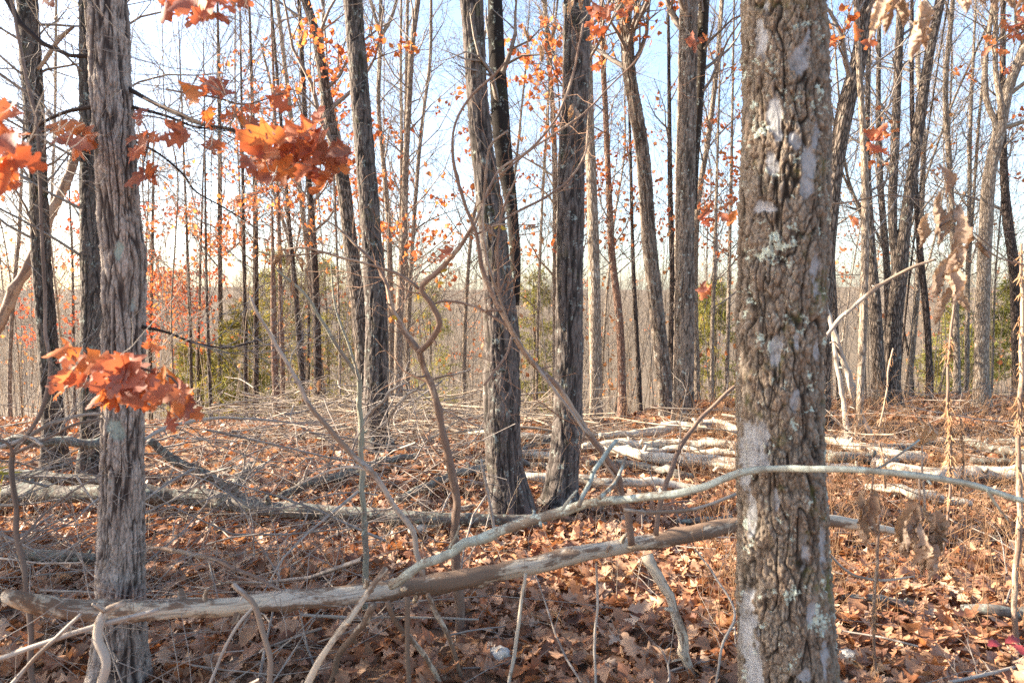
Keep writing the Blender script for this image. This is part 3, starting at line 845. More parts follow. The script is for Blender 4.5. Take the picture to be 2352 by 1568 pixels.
# slimmer trees behind: (name, points, d, label, bark, H, crown, leaves)
OR = 'orange_mass'
mid = [
 ([(701, 0, 20), (724, 75, 20), (740, 160, 24), (754, 262, 28), (790, 430, 31), (805, 560, 32), (822, 700, 33), (836, 860, 34)], 9.0, "crooked lichened trunk leaning behind the stout oak with the sunlit edge", 'oak', 12, (3.5, 26, 2.2, 6, 4), [(230, 1.6, 5.0, .085, OR)], []),
 ([(874, 75, 10), (870, 262, 10), (881, 375, 11), (893, 525, 12), (898, 700, 13), (902, 860, 14)], 12.5, "slim Y-forked pale tree beside the stout oak with the sunlit edge", 'pale', 10, (3, 20, 1.6, 6, 4), [(150, 2, 5.5, .085, OR)], [[(874, 85, 9, 12.5), (862, 40, 8, 12.5), (850, 0, 7, 12.5)], [(874, 85, 9, 12.5), (895, 50, 8, 12.5), (912, 0, 7, 12.5)]]),
 ([(960, 0, 12), (949, 82, 13), (938, 262, 13), (932, 375, 14), (927, 540, 17), (916, 752, 19), (915, 925, 20)], 10.2, "orange-leaved slim trunk standing behind the twisted sapling", 'pale', 11, (1.2, 34, 1.7, 5, 4), [(300, 1.4, 4.8, .085, OR)], []),
 ([(990, 30, 7), (987, 150, 8), (975, 240, 8), (964, 337, 9), (955, 450, 9), (945, 600, 10), (938, 760, 11)], 13.5, "thin wavy pale stem, next beyond the orange-leaved slim trunk", 'pale', 9, (3, 18, 1.5, 6, 4), [(70, 2, 5, .085, OR)], []),
 ([(1350, 150, 22), (1354, 300, 23), (1360, 450, 25), (1364, 600, 28), (1368, 790, 29), (1369, 975, 30)], 8.6, "smooth sunlit trunk close behind the straight blackish oak", 'pale', 11, (3.6, 20, 2, 6, 4), [(200, 2.5, 5.5, .085, OR)], []),
 ([(1382, 0, 12), (1384, 112, 12), (1391, 262, 13), (1399, 450, 14), (1407, 600, 16), (1421, 715, 18), (1429, 940, 19)], 11.0, "rosy slim trunk hung with orange leaves between the blackish oak and the leaning one", 'rosy', 11, (2.2, 34, 1.6, 5, 4), [(300, 1.8, 5.2, .085, OR)], []),
 ([(1251, 0, 11), (1260, 131, 11), (1268, 225, 11), (1272, 300, 12), (1275, 480, 13), (1276, 700, 14)], 12.0, "slim pale trunk seen in the gap between the two middle oaks", 'pale', 10, (2.5, 26, 1.6, 6, 4), [(150, 2, 6, .085, OR)], []),
 ([(1658, 0, 10), (1643, 187, 11), (1624, 337, 12), (1605, 450, 13), (1596, 640, 14), (1600, 850, 14)], 12.0, "thin slanting tree crossing just past the double trunk", 'pale', 10, (2.8, 24, 1.6, 6, 4), [(200, 2.2, 6, .085, OR)], []),
 ([(1540, 480, 12), (1546, 650, 16), (1543, 800, 16), (1548, 930, 17)], 11.5, "dark slim trunk squeezed between the leaning trunk and the double trunk", 'dark', 8, (4, 14, 1.4, 4, 3), None, []),
 ([(503, 200, 8), (505, 350, 9), (505, 500, 10), (506, 700, 10), (506, 920, 11)], 15.0, "slim straight trunk behind the near oak-leaf cluster, first of the thin row", 'oak', 10, (3.5, 22, 1.7, 6, 4), [(120, 3, 6.5, .085, OR)], []),
 ([(585, 400, 10), (587, 565, 12), (588, 750, 12), (588, 955, 13)], 13.5, "slim dark trunk before the evergreens wrapped in small orange leaves", 'dark', 9, (2.2, 34, 1.2, 6, 4), [(620, 3.4, 7.5, .08, OR)], []),
 ([(708, 400, 13), (716, 500, 15), (727, 715, 17), (731, 960, 18)], 11.5, "dark straight slim trunk before the evergreens, thickest of the thin row", 'dark', 10, (3, 20, 1.6, 6, 4), [(220, 2.5, 5.5, .085, OR)], []),
 ([(668, 560, 10), (680, 690, 12), (694, 865, 13), (705, 975, 14)], 11.0, "leaning dark slim trunk in the thin row before the evergreens", 'dark', 8, (3, 16, 1.4, 6, 4), [(120, 2, 5, .085, OR)], []),
 ([(709, 560, 6), (709, 720, 7), (709, 900, 7)], 16.0, "very thin dark trunk behind the thickest one of the thin row", 'dark', 8, (3, 14, 1.3, 4, 3), None, []),
 ([(560, 560, 8), (563, 750, 9), (566, 975, 10)], 12.5, "thin dark trunk beside the orange-wrapped slim trunk before the evergreens", 'dark', 8, (3, 14, 1.3, 4, 3), None, []),
 ([(474, 640, 6), (480, 830, 8), (486, 975, 9)], 12.0, "crooked thin brown trunk by the hanging oak leaves", 'oak', 6, (2, 14, 1.2, 4, 3), [(60, 2, 4, .085, OR)], []),
 ([(642, 560, 9), (645, 715, 10), (649, 850, 10), (650, 960, 11)], 12.8, "thin rosy trunk in the thin row before the evergreens", 'rosy', 9, (2.6, 16, 1.3, 6, 4), [(120, 2, 5, .085, OR)], []),
 ([(628, 700, 13), (632, 865, 15), (638, 960, 16)], 11.2, "short sunlit rosy stub of a trunk in the thin row", 'rosy', 3.2, None, None, []),
 ([(48, 440, 7), (45, 527, 8), (34, 640, 8), (26, 752, 9), (22, 865, 9)], 11.5, "thin grey trunk past the slender lichened trunk at the wood's open side", 'pale', 8, (2.5, 22, 1.5, 6, 4), None, []),
 ([(430, 560, 6), (437, 760, 7), (440, 900, 8)], 14.0, "thin brown stem under the red-leaved young oak", 'oak', 7, (2, 16, 1.4, 6, 4), [(160, 2, 5, .085, OR)], []),
 ([(1975, 185, 13), (1984, 340, 15), (1987, 560, 17), (1982, 750, 17), (1976, 900, 15), (1972, 1012, 17)], 7.6, "slim pale trunk where the leaning poles meet, rooted by the pale logs", 'pale', 9, (2.2, 16, 1.5, 4, 3), None, []),
 ([(2187, 20, 10), (2172, 187, 12), (2183, 412, 12), (2190, 562, 13), (2196, 750, 14), (2198, 905, 15)], 11.5, "bent slim trunk behind the hanging withered leaves", 'pale', 9, (2.4, 20, 1.6, 6, 4), None, []),
 ([(2095, 250, 10), (2102, 420, 12), (2112, 560, 14), (2130, 752, 14), (2135, 905, 16)], 10.8, "dark slim trunk just past the V-forked trunk", 'dark', 9, (2.6, 20, 1.5, 6, 4), None, []),
 ([(2303, 300, 15), (2307, 412, 17), (2316, 520, 20), (2330, 620, 22), (2335, 760, 22), (2338, 905, 24)], 11.8, "dark trunk past the pale forked trunk, before the small evergreen", 'dark', 9, (3.0, 16, 1.5, 6, 4), [(90, 3.0, 6, .085, OR)], []),
 ([(2018, 300, 12), (2024, 450, 14), (2036, 600, 15), (2040, 780, 15), (2040, 910, 16)], 11.5, "slim trunk close behind the V-forked trunk", 'oak', 9, (3.2, 16, 1.5, 6, 4), None, []),
 ([(2230, 250, 8), (2226, 480, 9), (2222, 700, 10), (2220, 900, 11)], 12.6, "thin straight stem before the pale forked trunk", 'pale', 8, (2.4, 18, 1.5, 6, 4), None, []),
 ([(1680, 380, 7), (1676, 560, 8), (1672, 760, 9), (1668, 930, 10)], 12.0, "thin pale stem close beside the thick plated trunk, orange leaves on it", 'pale', 8, (1.6, 24, 1.4, 6, 4), [(240, 1.5, 5, .085, OR)], []),
 ([(1640, 640, 9), (1636, 760, 9), (1634, 940, 10)], 10.6, "short thin tan stem behind the pale logs near the double trunk", 'pale', 6, (1.4, 20, 1.3, 6, 4), [(130, 1.5, 4, .085, OR)], []),
 ([(1455, 620, 9), (1462, 760, 10), (1470, 930, 11)], 11.2, "thin dark stem between the rosy slim trunk and the leaning trunk", 'dark', 7, (2, 16, 1.3, 6, 4), [(60, 2, 4, .085, OR)], []),
 ([(1910, 560, 11), (1918, 720, 12), (1926, 860, 12), (1930, 960, 13)], 9.2, "slim brown trunk beside the foot of the half hidden leaning trunk", 'oak', 7, (2.2, 16, 1.4, 6, 4), [(60, 2, 4, .085, OR)], []),
]
for pts, d, lab, mt, H, cr, lv, lm in mid:
    make_tree("slim_tree", pts, d, lab, mt, H, False, cr, lv, "slim trees standing behind the oaks", limbs=lm)

# red-leaved young oaks on the slope
for (pts, d, lab, n_, z0, z1) in [
    ([(352, 430, 6), (350, 560, 7), (347, 700, 8), (345, 860, 9)], 15.5, "red-leaved young oak behind the near ridged grey trunk", 1500, 2.2, 5.4),
    ([(165, 560, 5), (168, 700, 6), (170, 860, 7)], 16.5, "red-leaved young oak seen between the two dark trunks", 900, 2.4, 5.0),
    ([(462, 540, 5), (458, 700, 6), (455, 860, 7)], 15.0, "amber-leaved young oak beyond the hanging oak leaves", 800, 1.6, 4.8)]:
    make_tree("young_oak", pts, d, lab, 'oak', 5.6, False, (1.4, 22, 2.2, 6, 3, -.05, 1.3), [(n_, z0, z1, .085, 'red_mass' if n_ > 800 else OR)], "young oaks that kept their leaves")

# crowd of thin trunks on the slope
g = np.random.default_rng(77)
crowd = []
for i in range(74):
    d = 10.5 + 24 * g.random() ** 1.3
    x = g.random() * 2500 - 70
    if 1690 < x < 1910:
        x += 300
    if x > 1950:
        d = max(d, 12.5)
    b0 = P(x, 700, d)
    gz = float(ground(b0[0], d))
    H = gz + 6.5 + 6 * g.random()
    r = 0.014 + 0.028 * g.random() ** 1.5
    wpx = 2 * r / d * F
    if i >= 16:
        src = crowd[int(g.integers(len(crowd)))]
        mt, lv = src[1], src[2]
    lean = g.normal() * 75
    pts = [(x + lean, 100, wpx * .55), (x + lean * .8 + g.normal() * 12, 240, wpx * .7), (x + lean * .5 + g.normal() * 18, 400, wpx * .85), (x + lean * .25 + g.normal() * 9, 550, wpx * .95), (x, 700, wpx), (x - lean * .2, 880, wpx * 1.15)]
    kind = g.random()
    if i < 16:
        mt = 'pale' if kind < .62 else 'oak' if kind < .8 else 'rosy' if kind < .9 else 'dark'
    if i < 16:
        lv = [(int(60 + 140 * g.random()), 1.5, 5.2, .08, OR)] if g.random() < .38 else None
    gap = next(t for lim, t in ((150, "outside the slender lichened trunk"), (330, "near the half hidden dark trunk"), (460, "behind the red-leaved young oak"), (590, "before the low yellow-green evergreen"), (720, "before the dark evergreen"), (850, "before the broad evergreen"), (1000, "past the orange-leaved slim trunk"), (1110, "behind the S-bent sapling"), (1290, "between the middle oaks"), (1420, "past the blackish oak"), (1560, "behind the leaning trunk"), (1700, "past the double trunk"), (1990, "past the plated trunk"), (2120, "behind the V-forked trunk"), (2260, "before the pale forked trunk"), (9999, "past the pale forked trunk")) if x < lim)
    lab = "%s %s stem %s, %s" % (("near thin", "thin", "distant thin")[int(d > 13) + int(d > 19)], {'pale': 'pale', 'oak': 'grey-brown', 'rosy': 'rosy', 'dark': 'dark'}[mt], gap, "orange leaves on its twigs" if lv else "bare of leaves")
    if i < 16:
        crowd.append((make_tree("slim_tree", pts, d, lab, mt, H, False, (1.3 + 1.2 * g.random(), 30, 2.15, 7, 4), lv, "thin trunks crowding the slope", seed=900 + i)[0], mt, lv, d))
        continue
    c = src[0].copy()
    COL.objects.link(c)
    c["label"] = lab
    b0 = P(x, 800, d)
    c.location = (float(b0[0]), float(d), float(ground(b0[0], d)))
    c.rotation_euler = (0.05 * g.normal(), 0.05 * g.normal(), g.random() * 6.28)
    c.scale = (float(.75 + .5 * g.random()),) * 3
    for ch in list(src[0].children):
        cc = ch.copy()
        COL.objects.link(cc)
        cc.parent = c

# ------------------------------------------------------------------ evergreens
def evergreen(x, d, ztop_y, wid, lab, n=210, seed=1, dead=0.25):
    g = np.random.default_rng(seed)
    t = P(x, ztop_y, d)
    b = np.array([t[0], d, float(ground(t[0], d))])
    rt = root("evergreen_tree", b, lab, "evergreen tree", "evergreens among the bare trees")
    hh = t[2] - b[2]
    V, Fs, bk, C, R = tube_path([b + [0, 0, -.1], b + [0.05, 0, hh * .5], b + [0, 0, hh]], [.06, .045, .008], 20, 8, .05, 2, seed)
    B().add(V, Fs, bk=bk).build("trunk", M['oak'], rt)
    tt = 0.12 + 0.88 * g.random(n)
    p0 = np.stack([np.interp(tt, np.linspace(0, 1, 20), C[:, i]) for i in range(3)], -1)
    az = g.random(n) * 6.283
    L = wid * (1.06 - tt) ** 0.7 * (0.6 + 0.5 * g.random(n))
    dr = np.stack([np.cos(az), np.sin(az), 0.15 + .25 * g.normal(size=n)], -1)
    s = np.linspace(0, 1, 6)
    Bp = p0[:, None] + dr[:, None] * (L[:, None] * s[None])[..., None] + np.array([0, 0, -1]) * (0.18 * L[:, None] * s[None] ** 2)[..., None] + .02 * g.normal(size=(n, 6, 3)) * s[None, :, None]
    Br = np.maximum(.009 * (1 - .8 * s)[None] * np.ones((n, 1)), .002)
    V, Fq = tubes(Bp, Br, 3)
    B().add(V, [Fq]).build("branch", M['twig'], rt, kind="stuff")
    sub = grow(Bp, Br, 9, .2, 1., .30 * wid, .7, 4, .1, .2, .6, .002, g)
    Nn = 11
    q = sub[0]
    T = len(q)
    ii = g.random((T, Nn)) * 2.99
    k = ii.astype(int); f = (ii - k)[..., None]
    pb = q[np.arange(T)[:, None], k] * (1 - f) + q[np.arange(T)[:, None], k + 1] * f
    ax = norm(q[:, -1] - q[:, 0])[:, None]
    nd = norm(ax * .8 + g.normal(size=pb.shape) * .8)
    ln = (.06 + .07 * g.random((T, Nn)))[..., None]
    sd = norm(np.cross(nd, g.normal(size=pb.shape))) * .011
    Vn = np.stack([pb - sd, pb + sd, pb + nd * ln + sd * .3, pb + nd * ln - sd * .3], 2).reshape(-1, 3)
    Fn = np.arange(len(Vn)).reshape(-1, 4)
    tint = np.repeat(np.clip(.5 + .28 * np.repeat(g.normal(size=T), Nn), 0, 1), 4)
    B().add(Vn, [Fn], tint=tint).build("foliage", M['needle'], rt, smooth=False, kind="stuff")

ever = [(640, 17, 575, 1.7, "dark evergreen behind the thin row of trunks", 3), (745, 19, 600, 1.8, "broad evergreen behind the thickest thin trunk", 4), (555, 15, 720, 1.5, "low yellow-green evergreen at the foot of the thin row", 5),
        (1225, 19, 630, 1.3, "small evergreen in the gap between the middle oaks", 6), (2345, 13.5, 640, 1.25, "young evergreen on the rise past the pale forked trunk", 7), (2200, 16, 690, 1.1, "ragged small evergreen behind the hanging withered leaves", 8),
        (1640, 16, 650, 1.2, "thin evergreen behind the double trunk", 9), (455, 16, 790, 1.6, "low evergreen glimpsed beyond the hanging oak leaves", 10), (985, 24, 650, 1.4, "faint evergreen far behind the twisted sapling", 12)]
for x, d, yt, wd, lab, sd in ever:
    evergreen(x, d, yt, wd, lab, 95 if wd > 1.6 else 78, sd)

# unseen evergreens added past the picture's edge to shade the near trunks and log
for i, (ex, ey, eh) in enumerate([(-4.0, 3.1, 5.3), (-5.6, 3.3, 5.6), (-7.4, 4.6, 3.8)]):
    evergreen(CX + ex / ey * F, ey, project(np.array([[ex, ey, eh]]))[1][0], 1.0, ["slim", "taller", "low broad"][i] + " unseen evergreen added outside the view to shade the near trunks and log", 110, 70 + i)

# ------------------------------------------------------------------ far woods and thicket
g = np.random.default_rng(3)
def wood_mass(name, n, y0, y1, h0, h1, rtr, ntw, ltw, rtw, mat, spread=0.85, sides=3, up=.55, label=None, skew=1.0, sub=0, leaves=0):
    y = y0 * (y1 / y0) ** (g.random(n) ** skew)
    x = (g.random(n) * 2 - 1) * (spread * y + 2)
    z = ground(x, y)
    h = h0 + (h1 - h0) * g.random(n)
    s = np.linspace(0, 1, 4)
    lean = g.normal(size=(n, 1, 2)) * .10 * h[:, None, None] * s[None, :, None]
    Pt = np.stack([x[:, None] + lean[..., 0] + .022 * h[:, None] * g.normal(size=(n, 4)), y[:, None] + lean[..., 1], z[:, None] - .1 + h[:, None] * s[None]], -1)
    sc_ = np.clip(y / 60, .6, 4)
    R = (rtr * sc_ * (.6 + .8 * g.random(n)))[:, None] * (1 - .8 * s)[None]
    b = B()
    V, Fq = tubes(Pt, R, sides)
    b.add(V, [Fq])
    a = grow(Pt, R, ntw, .22, 1., 1, .75, 3, up, .2, .5, .001, g)
    L = np.repeat(h * ltw, ntw)
    Q = a[0]
    Q = Q[:, :1] + (Q - Q[:, :1]) * L[:, None, None]
    RR = np.repeat(rtw * sc_, ntw)[:, None] * np.array([[1, .75, .4]])
    V, Fq = tubes(Q, RR, 3)
    b.add(V, [Fq])
    if sub:
        c = grow(Q, RR, sub, .2, 1., 1.15, .7, 3, .25, .25, .55, .001, g)
        V, Fq = tubes(c[0], c[1], 3)
        b.add(V, [Fq])
    if leaves:
        bl = B()
        E = Q[g.random(len(Q)) < .22][:, 1:].reshape(-1, 3)
        E = E[g.integers(0, len(E), leaves // 4)]
        E = np.repeat(E, 4, 0) + .14 * g.normal(size=(len(E) * 4, 3))
        scatter(bl, LITF, E, .10 * (.6 + .8 * g.random(len(E))), euler_mats(len(E), g, 1.0), g)
        ol = bl.build("understory_foliage", M['amber_mass'], kind="stuff")
        ol["label"], ol["category"] = "dry amber leaves still on the thicket's stems", "foliage"
    o = b.build(name, mat, kind="stuff")
    o["label"], o["category"] = label, "woods"
    return o
wood_mass("far_wood", 1500, 95, 480, 8, 17, .03, 18, .32, .0135, M['far'], label="pale bare woods covering the far hillside across the valley")
wood_mass("valley_wood", 330, 26, 95, 7, 14, .04, 15, .30, .0085, M['far'], label="bare woods filling the valley behind the thin trunks", sub=5)
wood_mass("thicket", 1250, 11.4, 42, 1.4, 6.5, .012, 10, .28, .0038, M['twig_tan'], label="thicket of thin tan stems on the slope behind the logs", skew=1.2, leaves=2600)

wood_mass("sapling_whips", 170, 9.8, 24, 4.0, 9.5, .012, 16, .28, .0058, M['twig'], label="fine bare sapling stems laced between the thin trunks", sub=4)

# ------------------------------------------------------------------ fallen logs and branches
def sticks(name, paths, mat, label, cat, group=None, twigs=0, tl=.4, twm='brush_grey', n=None, sides=None, partname="wood", legs=()):
    """a thing whose main stem is one limb, with branches as parts; paths: list of [(x, y, width, d)]"""
    first = paths[0]
    Q = np.array([P(x, y, d) for x, y, _, d in first])
    base = Q[np.argmin(Q[:, 2])].copy()
    rt = root(name, base, label, cat, group)
    for k, pth in enumerate(paths):
        Q = np.array([P(x, y, d) for x, y, _, d in pth])
        R = np.array([wd / 2 * scale_at(y, d) for x, y, wd, d in pth])
        ln = np.linalg.norm(np.diff(Q, axis=0), axis=1).sum()
        wpx = max(p[2] for p in pth)
        V, Fs, bk, C, Rr = tube_path(Q, R, n or int(np.clip(ln / .03, 16, 110)), sides or (24 if wpx > 30 else 14 if wpx > 14 else 8), .16, 6, k + len(label), wob=.3 if 'pole' in name else .75 if wpx < 28 else .2, knots=int(2 + ln * 4))
        bd = B().add(V, Fs, bk=bk)
        gs = np.random.default_rng(k * 7 + len(label) + int(wpx * 3))
        for _ in range(int(1.5 + ln * 2.2)):
            i = int(gs.integers(2, len(C) - 2))
            t_ = norm(C[i + 1] - C[i - 1])
            dv = norm(norm(np.cross(t_, gs.normal(size=3))) + t_ * gs.normal() * .5)
            l_ = min(Rr[i] * (1.2 + 2.2 * gs.random()), .045)
            r_ = Rr[i] * (.22 + .25 * gs.random())
            Vs, Fs2, bk2, _, _ = tube_path([C[i] + dv * Rr[i] * .5, C[i] + dv * (Rr[i] + l_ * .5), C[i] + dv * (Rr[i] + l_) + .2 * l_ * gs.normal(size=3)], [r_ * 1.2, r_, r_ * .7], 5, 6, .2, 9, int(gs.integers(50)))
            bd.add(Vs, Fs2, bk=bk2)
        o = bd.build(partname if k == 0 else "branch", M[mat], rt)
        if twigs:
            g_ = np.random.default_rng(k + len(label))
            a = grow(C[None], Rr[None], twigs, .1, 1, tl, .9, 6, .12, .22, .35, .0016, g_)
            b2 = grow(a[0], a[1], 3, .2, 1, tl * .45, .7, 4, .05, .25, .6, .0012, g_)
            bt = B()
            for q in (a, b2):
                V, Fq = tubes(q[0], q[1], 3)
                bt.add(V, [Fq])
            bt.build("twig", M[twm], o, kind="stuff")
    return rt

def d_(lst, d0, d1=None):
    d1 = d0 if d1 is None else d1
    n_ = len(lst) - 1
    return [(x, y, w_, d0 + (d1 - d0) * i / n_) for i, (x, y, w_) in enumerate(lst)]

# the long bare log across the picture
sticks("fallen_log", [d_([(18, 1366, 30), (60, 1380, 42), (112, 1390, 46), (225, 1397, 50), (375, 1400, 42), (562, 1385, 41), (784, 1366, 42), (971, 1344, 40), (1159, 1310, 38), (1346, 1269, 36), (1568, 1231, 33), (1692, 1206, 36), (1894, 1194, 26), (1973, 1205, 22), (2067, 1222, 15), (2110, 1235, 8)], 2.2, 3.3),
    d_([(1475, 1270, 26), (1519, 1336, 24), (1564, 1467, 22), (1612, 1640, 20)], 2.85, 2.7),
    d_([(934, 1372, 12), (936, 1450, 12), (938, 1620, 11)], 2.55, 2.5),
    d_([(1204, 1315, 9), (1193, 1430, 9), (1160, 1610, 8)], 2.68, 2.6),
    d_([(980, 1365, 12), (1024, 1449, 11), (1062, 1568, 10), (1075, 1640, 9)], 2.6, 2.75),
    d_([(859, 1385, 16), (821, 1445, 15), (784, 1497, 15), (750, 1590, 14)], 2.5, 2.65),
    d_([(889, 1385, 13), (926, 1452, 12), (979, 1515, 12), (1035, 1600, 11)], 2.5, 2.7),
    ], 'log', "long debarked log propped across the floor, its pale trunk passing behind the plated tree", "fallen log")
sticks("fallen_branch", [d_([(890, 1304, 13), (833, 1377, 14), (784, 1441, 15), (690, 1590, 16)], 2.25, 2.1)], 'log', "pale straight stick leaning over the long debarked log", "branch")
sticks("fallen_branch", [d_([(536, 1340, 11), (577, 1377, 12), (600, 1449, 13), (619, 1505, 13), (613, 1600, 13)], 2.1, 2.0)], 'stem_pale', "curved bleached stick hooked over the long debarked log", "branch")
sticks("fallen_branch", [d_([(290, 1384, 13), (240, 1411, 21), (226, 1456, 21), (241, 1505, 20), (226, 1600, 21)], 2.02, 1.95), d_([(365, 1398, 9), (255, 1426, 12), (150, 1456, 12), (0, 1509, 12), (-60, 1530, 11)], 2.02, 1.95)], 'stem_pale', "crooked pale branch bent down over the log's thick end", "branch")
sticks("fallen_branch", [d_([(185, 1412, 8), (110, 1480, 9), (26, 1568, 10), (0, 1600, 10)], 1.98, 1.9)], 'stem_pale', "thin pale stick slanting below the log's thick end", "branch")
sticks("fallen_branch", [d_([(905, 1338, 22), (923, 1325, 22), (990, 1287, 22), (1121, 1231, 22), (1253, 1186, 22), (1369, 1152, 21), (1459, 1141, 18), (1568, 1128, 16), (1695, 1089, 16), (1812, 1077, 16), (1879, 1077, 15), (1980, 1081, 15), (2130, 1096, 15), (2280, 1126, 14), (2400, 1160, 13)], 2.5, 1.75),
    d_([(1331, 1160, 12), (1376, 1066, 11), (1418, 1012, 10)], 2.15, 2.4), d_([(1376, 1145, 11), (1414, 1107, 9), (1438, 1049, 7)], 2.12, 2.3), d_([(1285, 1172, 8), (1308, 1145, 7), (1328, 1125, 5)], 2.2, 2.2), d_([(1036, 1255, 9), (1046, 1235, 7), (1055, 1206, 4)], 2.35, 2.3), d_([(2268, 1125, 7), (2290, 1160, 6), (2320, 1200, 4)], 1.8, 1.85), d_([(2000, 1082, 7), (2040, 1060, 5), (2110, 1010, 4)], 1.9, 2.1)],
    'lichen', "long arching branch crusted with pale green lichen, passing before the plated trunk", "branch")

def ground_log(pts, mat, label, group, lift=0.0, cat="fallen log", name="fallen_log", twigs=0, tl=.4, lim=8.7):
    q = [(x, y, w_ * (1.22 if mat == 'log_sun' else 1.08), auto_d(x, min(y + w_ * 1.0 + 5 + lift, 1560), lim)) for x, y, w_ in pts]
    return sticks(name, [q], mat, label, cat, group, twigs, tl)
GL = "logs lying on the leaves"
ground_log([(-30, 1132, 36), (120, 1134, 36), (330, 1134, 38), (450, 1141, 35), (562, 1160, 34), (784, 1181, 30), (971, 1191, 27), (1084, 1194, 26), (1255, 1190, 20)], 'log_grey', "long dark mossy log lying from the near grey trunk to the middle oak's foot", GL, 8)
sticks("fallen_log", [d_([(334, 1012, 17), (431, 1070, 20), (532, 1122, 22), (560, 1140, 20)], 4.4, 4.9), d_([(532, 1122, 26), (556, 1090, 20), (582, 1062, 14)], 4.9, 5.2)], 'log_grey', "slanting grey branch propped with its forked foot on the dark mossy log", "fallen log", GL, 8, .5)
ground_log([(640, 1140, 16), (700, 1112, 22), (784, 1090, 20), (880, 1062, 16), (960, 1046, 10)], 'log_grey', "grey branch lying askew between the dark mossy log and the stout oak", GL, 6, twigs=8)
sticks("fallen_log", [d_([(-40, 1018, 22), (100, 1014, 22), (232, 1012, 20), (300, 1010, 14)], 4.6, 4.9)], 'log_grey', "barkless log lodged across the two dark trunks", "fallen log", GL)
ground_log([(40, 1276, 22), (130, 1280, 24), (229, 1284, 22), (330, 1276, 10)], 'log_grey', "short grey log behind the near ridged trunk", GL, 6)
ground_log([(-20, 1086, 24), (80, 1092, 26), (160, 1098, 22), (300, 1112, 14)], 'log_grey', "grey log crossing the feet of the two dark trunks", GL, 8)
ground_log([(940, 1222, 13), (1000, 1196, 15), (1035, 1180, 14), (1090, 1160, 8)], 'log_sun', "short tan stick against the twisted sapling's stem", GL, 5)
ground_log([(915, 1145, 15), (1000, 1102, 17), (1100, 1074, 15), (1200, 1034, 13), (1270, 1002, 8)], 'log_grey', "slanting grey branch lying before the middle oak's foot", GL, 8, twigs=6)
# sunlit heap of pale logs
SL = "sunlit logs heaped behind the middle oaks"
ground_log([(1375, 1004, 13), (1450, 1000, 15), (1530, 985, 18), (1600, 974, 20), (1650, 971, 21), (1695, 986, 20), (1730, 1004, 18)], 'log_sun', "topmost sunlit log of the heap, arched in its middle", SL, 10)
ground_log([(1340, 1024, 13), (1420, 1022, 16), (1520, 1019, 18), (1620, 1018, 18), (1720, 1028, 16)], 'log_sun', "straight yellowish log just under the arched one", SL, 8)
ground_log([(1370, 1030, 12), (1430, 1036, 17), (1500, 1050, 22), (1570, 1054, 24), (1640, 1060, 26), (1730, 1070, 26), (1760, 1072, 24)], 'log_sun', "thickest pale log of the heap, reaching the plated trunk", SL, 6)
ground_log([(1480, 1034, 10), (1560, 1030, 13), (1640, 1036, 14), (1720, 1046, 13)], 'log_sun', "thin pale log squeezed inside the heap", SL, 6)
ground_log([(1345, 1066, 13), (1430, 1064, 16), (1500, 1072, 16), (1560, 1086, 16), (1590, 1092, 10)], 'log_grey', "dark shaded log in front of the heap", SL, 6)
ground_log([(1180, 1096, 16), (1290, 1100, 18), (1400, 1108, 18), (1520, 1112, 16), (1600, 1120, 12)], 'log_sun', "grey bleached log passing behind the feet of the middle oaks", SL, 6)
ground_log([(1080, 992, 10), (1180, 1000, 14), (1280, 1004, 15), (1360, 1000, 12)], 'log_sun', "pale log seen in the gap between the middle oaks", SL, 4)
ground_log([(1190, 1042, 12), (1260, 1046, 18), (1320, 1052, 16)], 'log_sun', "short sunlit log in the gap between the middle oaks", SL, 4)
ground_log([(1090, 1062, 10), (1200, 1062, 12), (1290, 1070, 13)], 'log_grey', "grey log under the short sunlit one between the oaks", SL, 4)
ground_log([(1870, 1004, 18), (1910, 1010, 20), (1960, 1024, 20), (2030, 1038, 20), (2130, 1052, 20)], 'log_sun', "bleached log running from behind the plated trunk to the poles' feet", SL, 4)
ground_log([(1870, 1042, 20), (1920, 1050, 22), (2010, 1056, 26), (2060, 1066, 24)], 'log_grey', "dark lichened log end beside the plated trunk", SL, 6)
ground_log([(2010, 1066, 24), (2060, 1078, 24), (2130, 1088, 24), (2230, 1086, 25), (2352, 1082, 27), (2420, 1080, 26)], 'log_sun', "long thick sunlit log running out past the dry weeds", SL, 6)
ground_log([(1990, 1028, 12), (2070, 1022, 14), (2150, 1018, 14), (2220, 1010, 10)], 'log_grey', "grey log behind the leaning poles' feet", SL, 6)
ground_log([(2210, 1008, 14), (2270, 1024, 17), (2330, 1040, 18), (2400, 1052, 16)], 'log_grey', "grey log slanting beyond the dry weed column", SL, 6)
ground_log([(2230, 1054, 13), (2300, 1060, 15), (2400, 1060, 15)], 'log_grey', "flat split log before the long thick sunlit one", SL, 4)
ground_log([(2290, 1010, 12), (2340, 1018, 14), (2400, 1024, 14)], 'log_grey', "dark log end at the rise's foot past the weeds", SL, 4)
ground_log([(1880, 1066, 14), (1950, 1074, 16), (2000, 1082, 12)], 'log_sun', "short pale log under the dark lichened end", SL, 4)
ground_log([(1990, 1120, 12), (2070, 1126, 18), (2150, 1140, 18), (2230, 1160, 12)], 'log_sun', "low bleached log under the arching lichened branch", SL, 4)
ground_log([(2200, 1398, 16), (2270, 1402, 24), (2360, 1412, 22), (2420, 1420, 20)], 'log_grey', "short weathered log in the leaves behind the red leaf", GL, 2)
ground_log([(1920, 1366, 14), (2000, 1372, 16), (2100, 1384, 12)], 'log_grey', "thin weathered log beside the plated trunk", GL, 2)
ground_log([(1555, 1196, 10), (1620, 1192, 12), (1680, 1188, 10)], 'log_grey', "thin grey log behind the long debarked log", GL, 3)
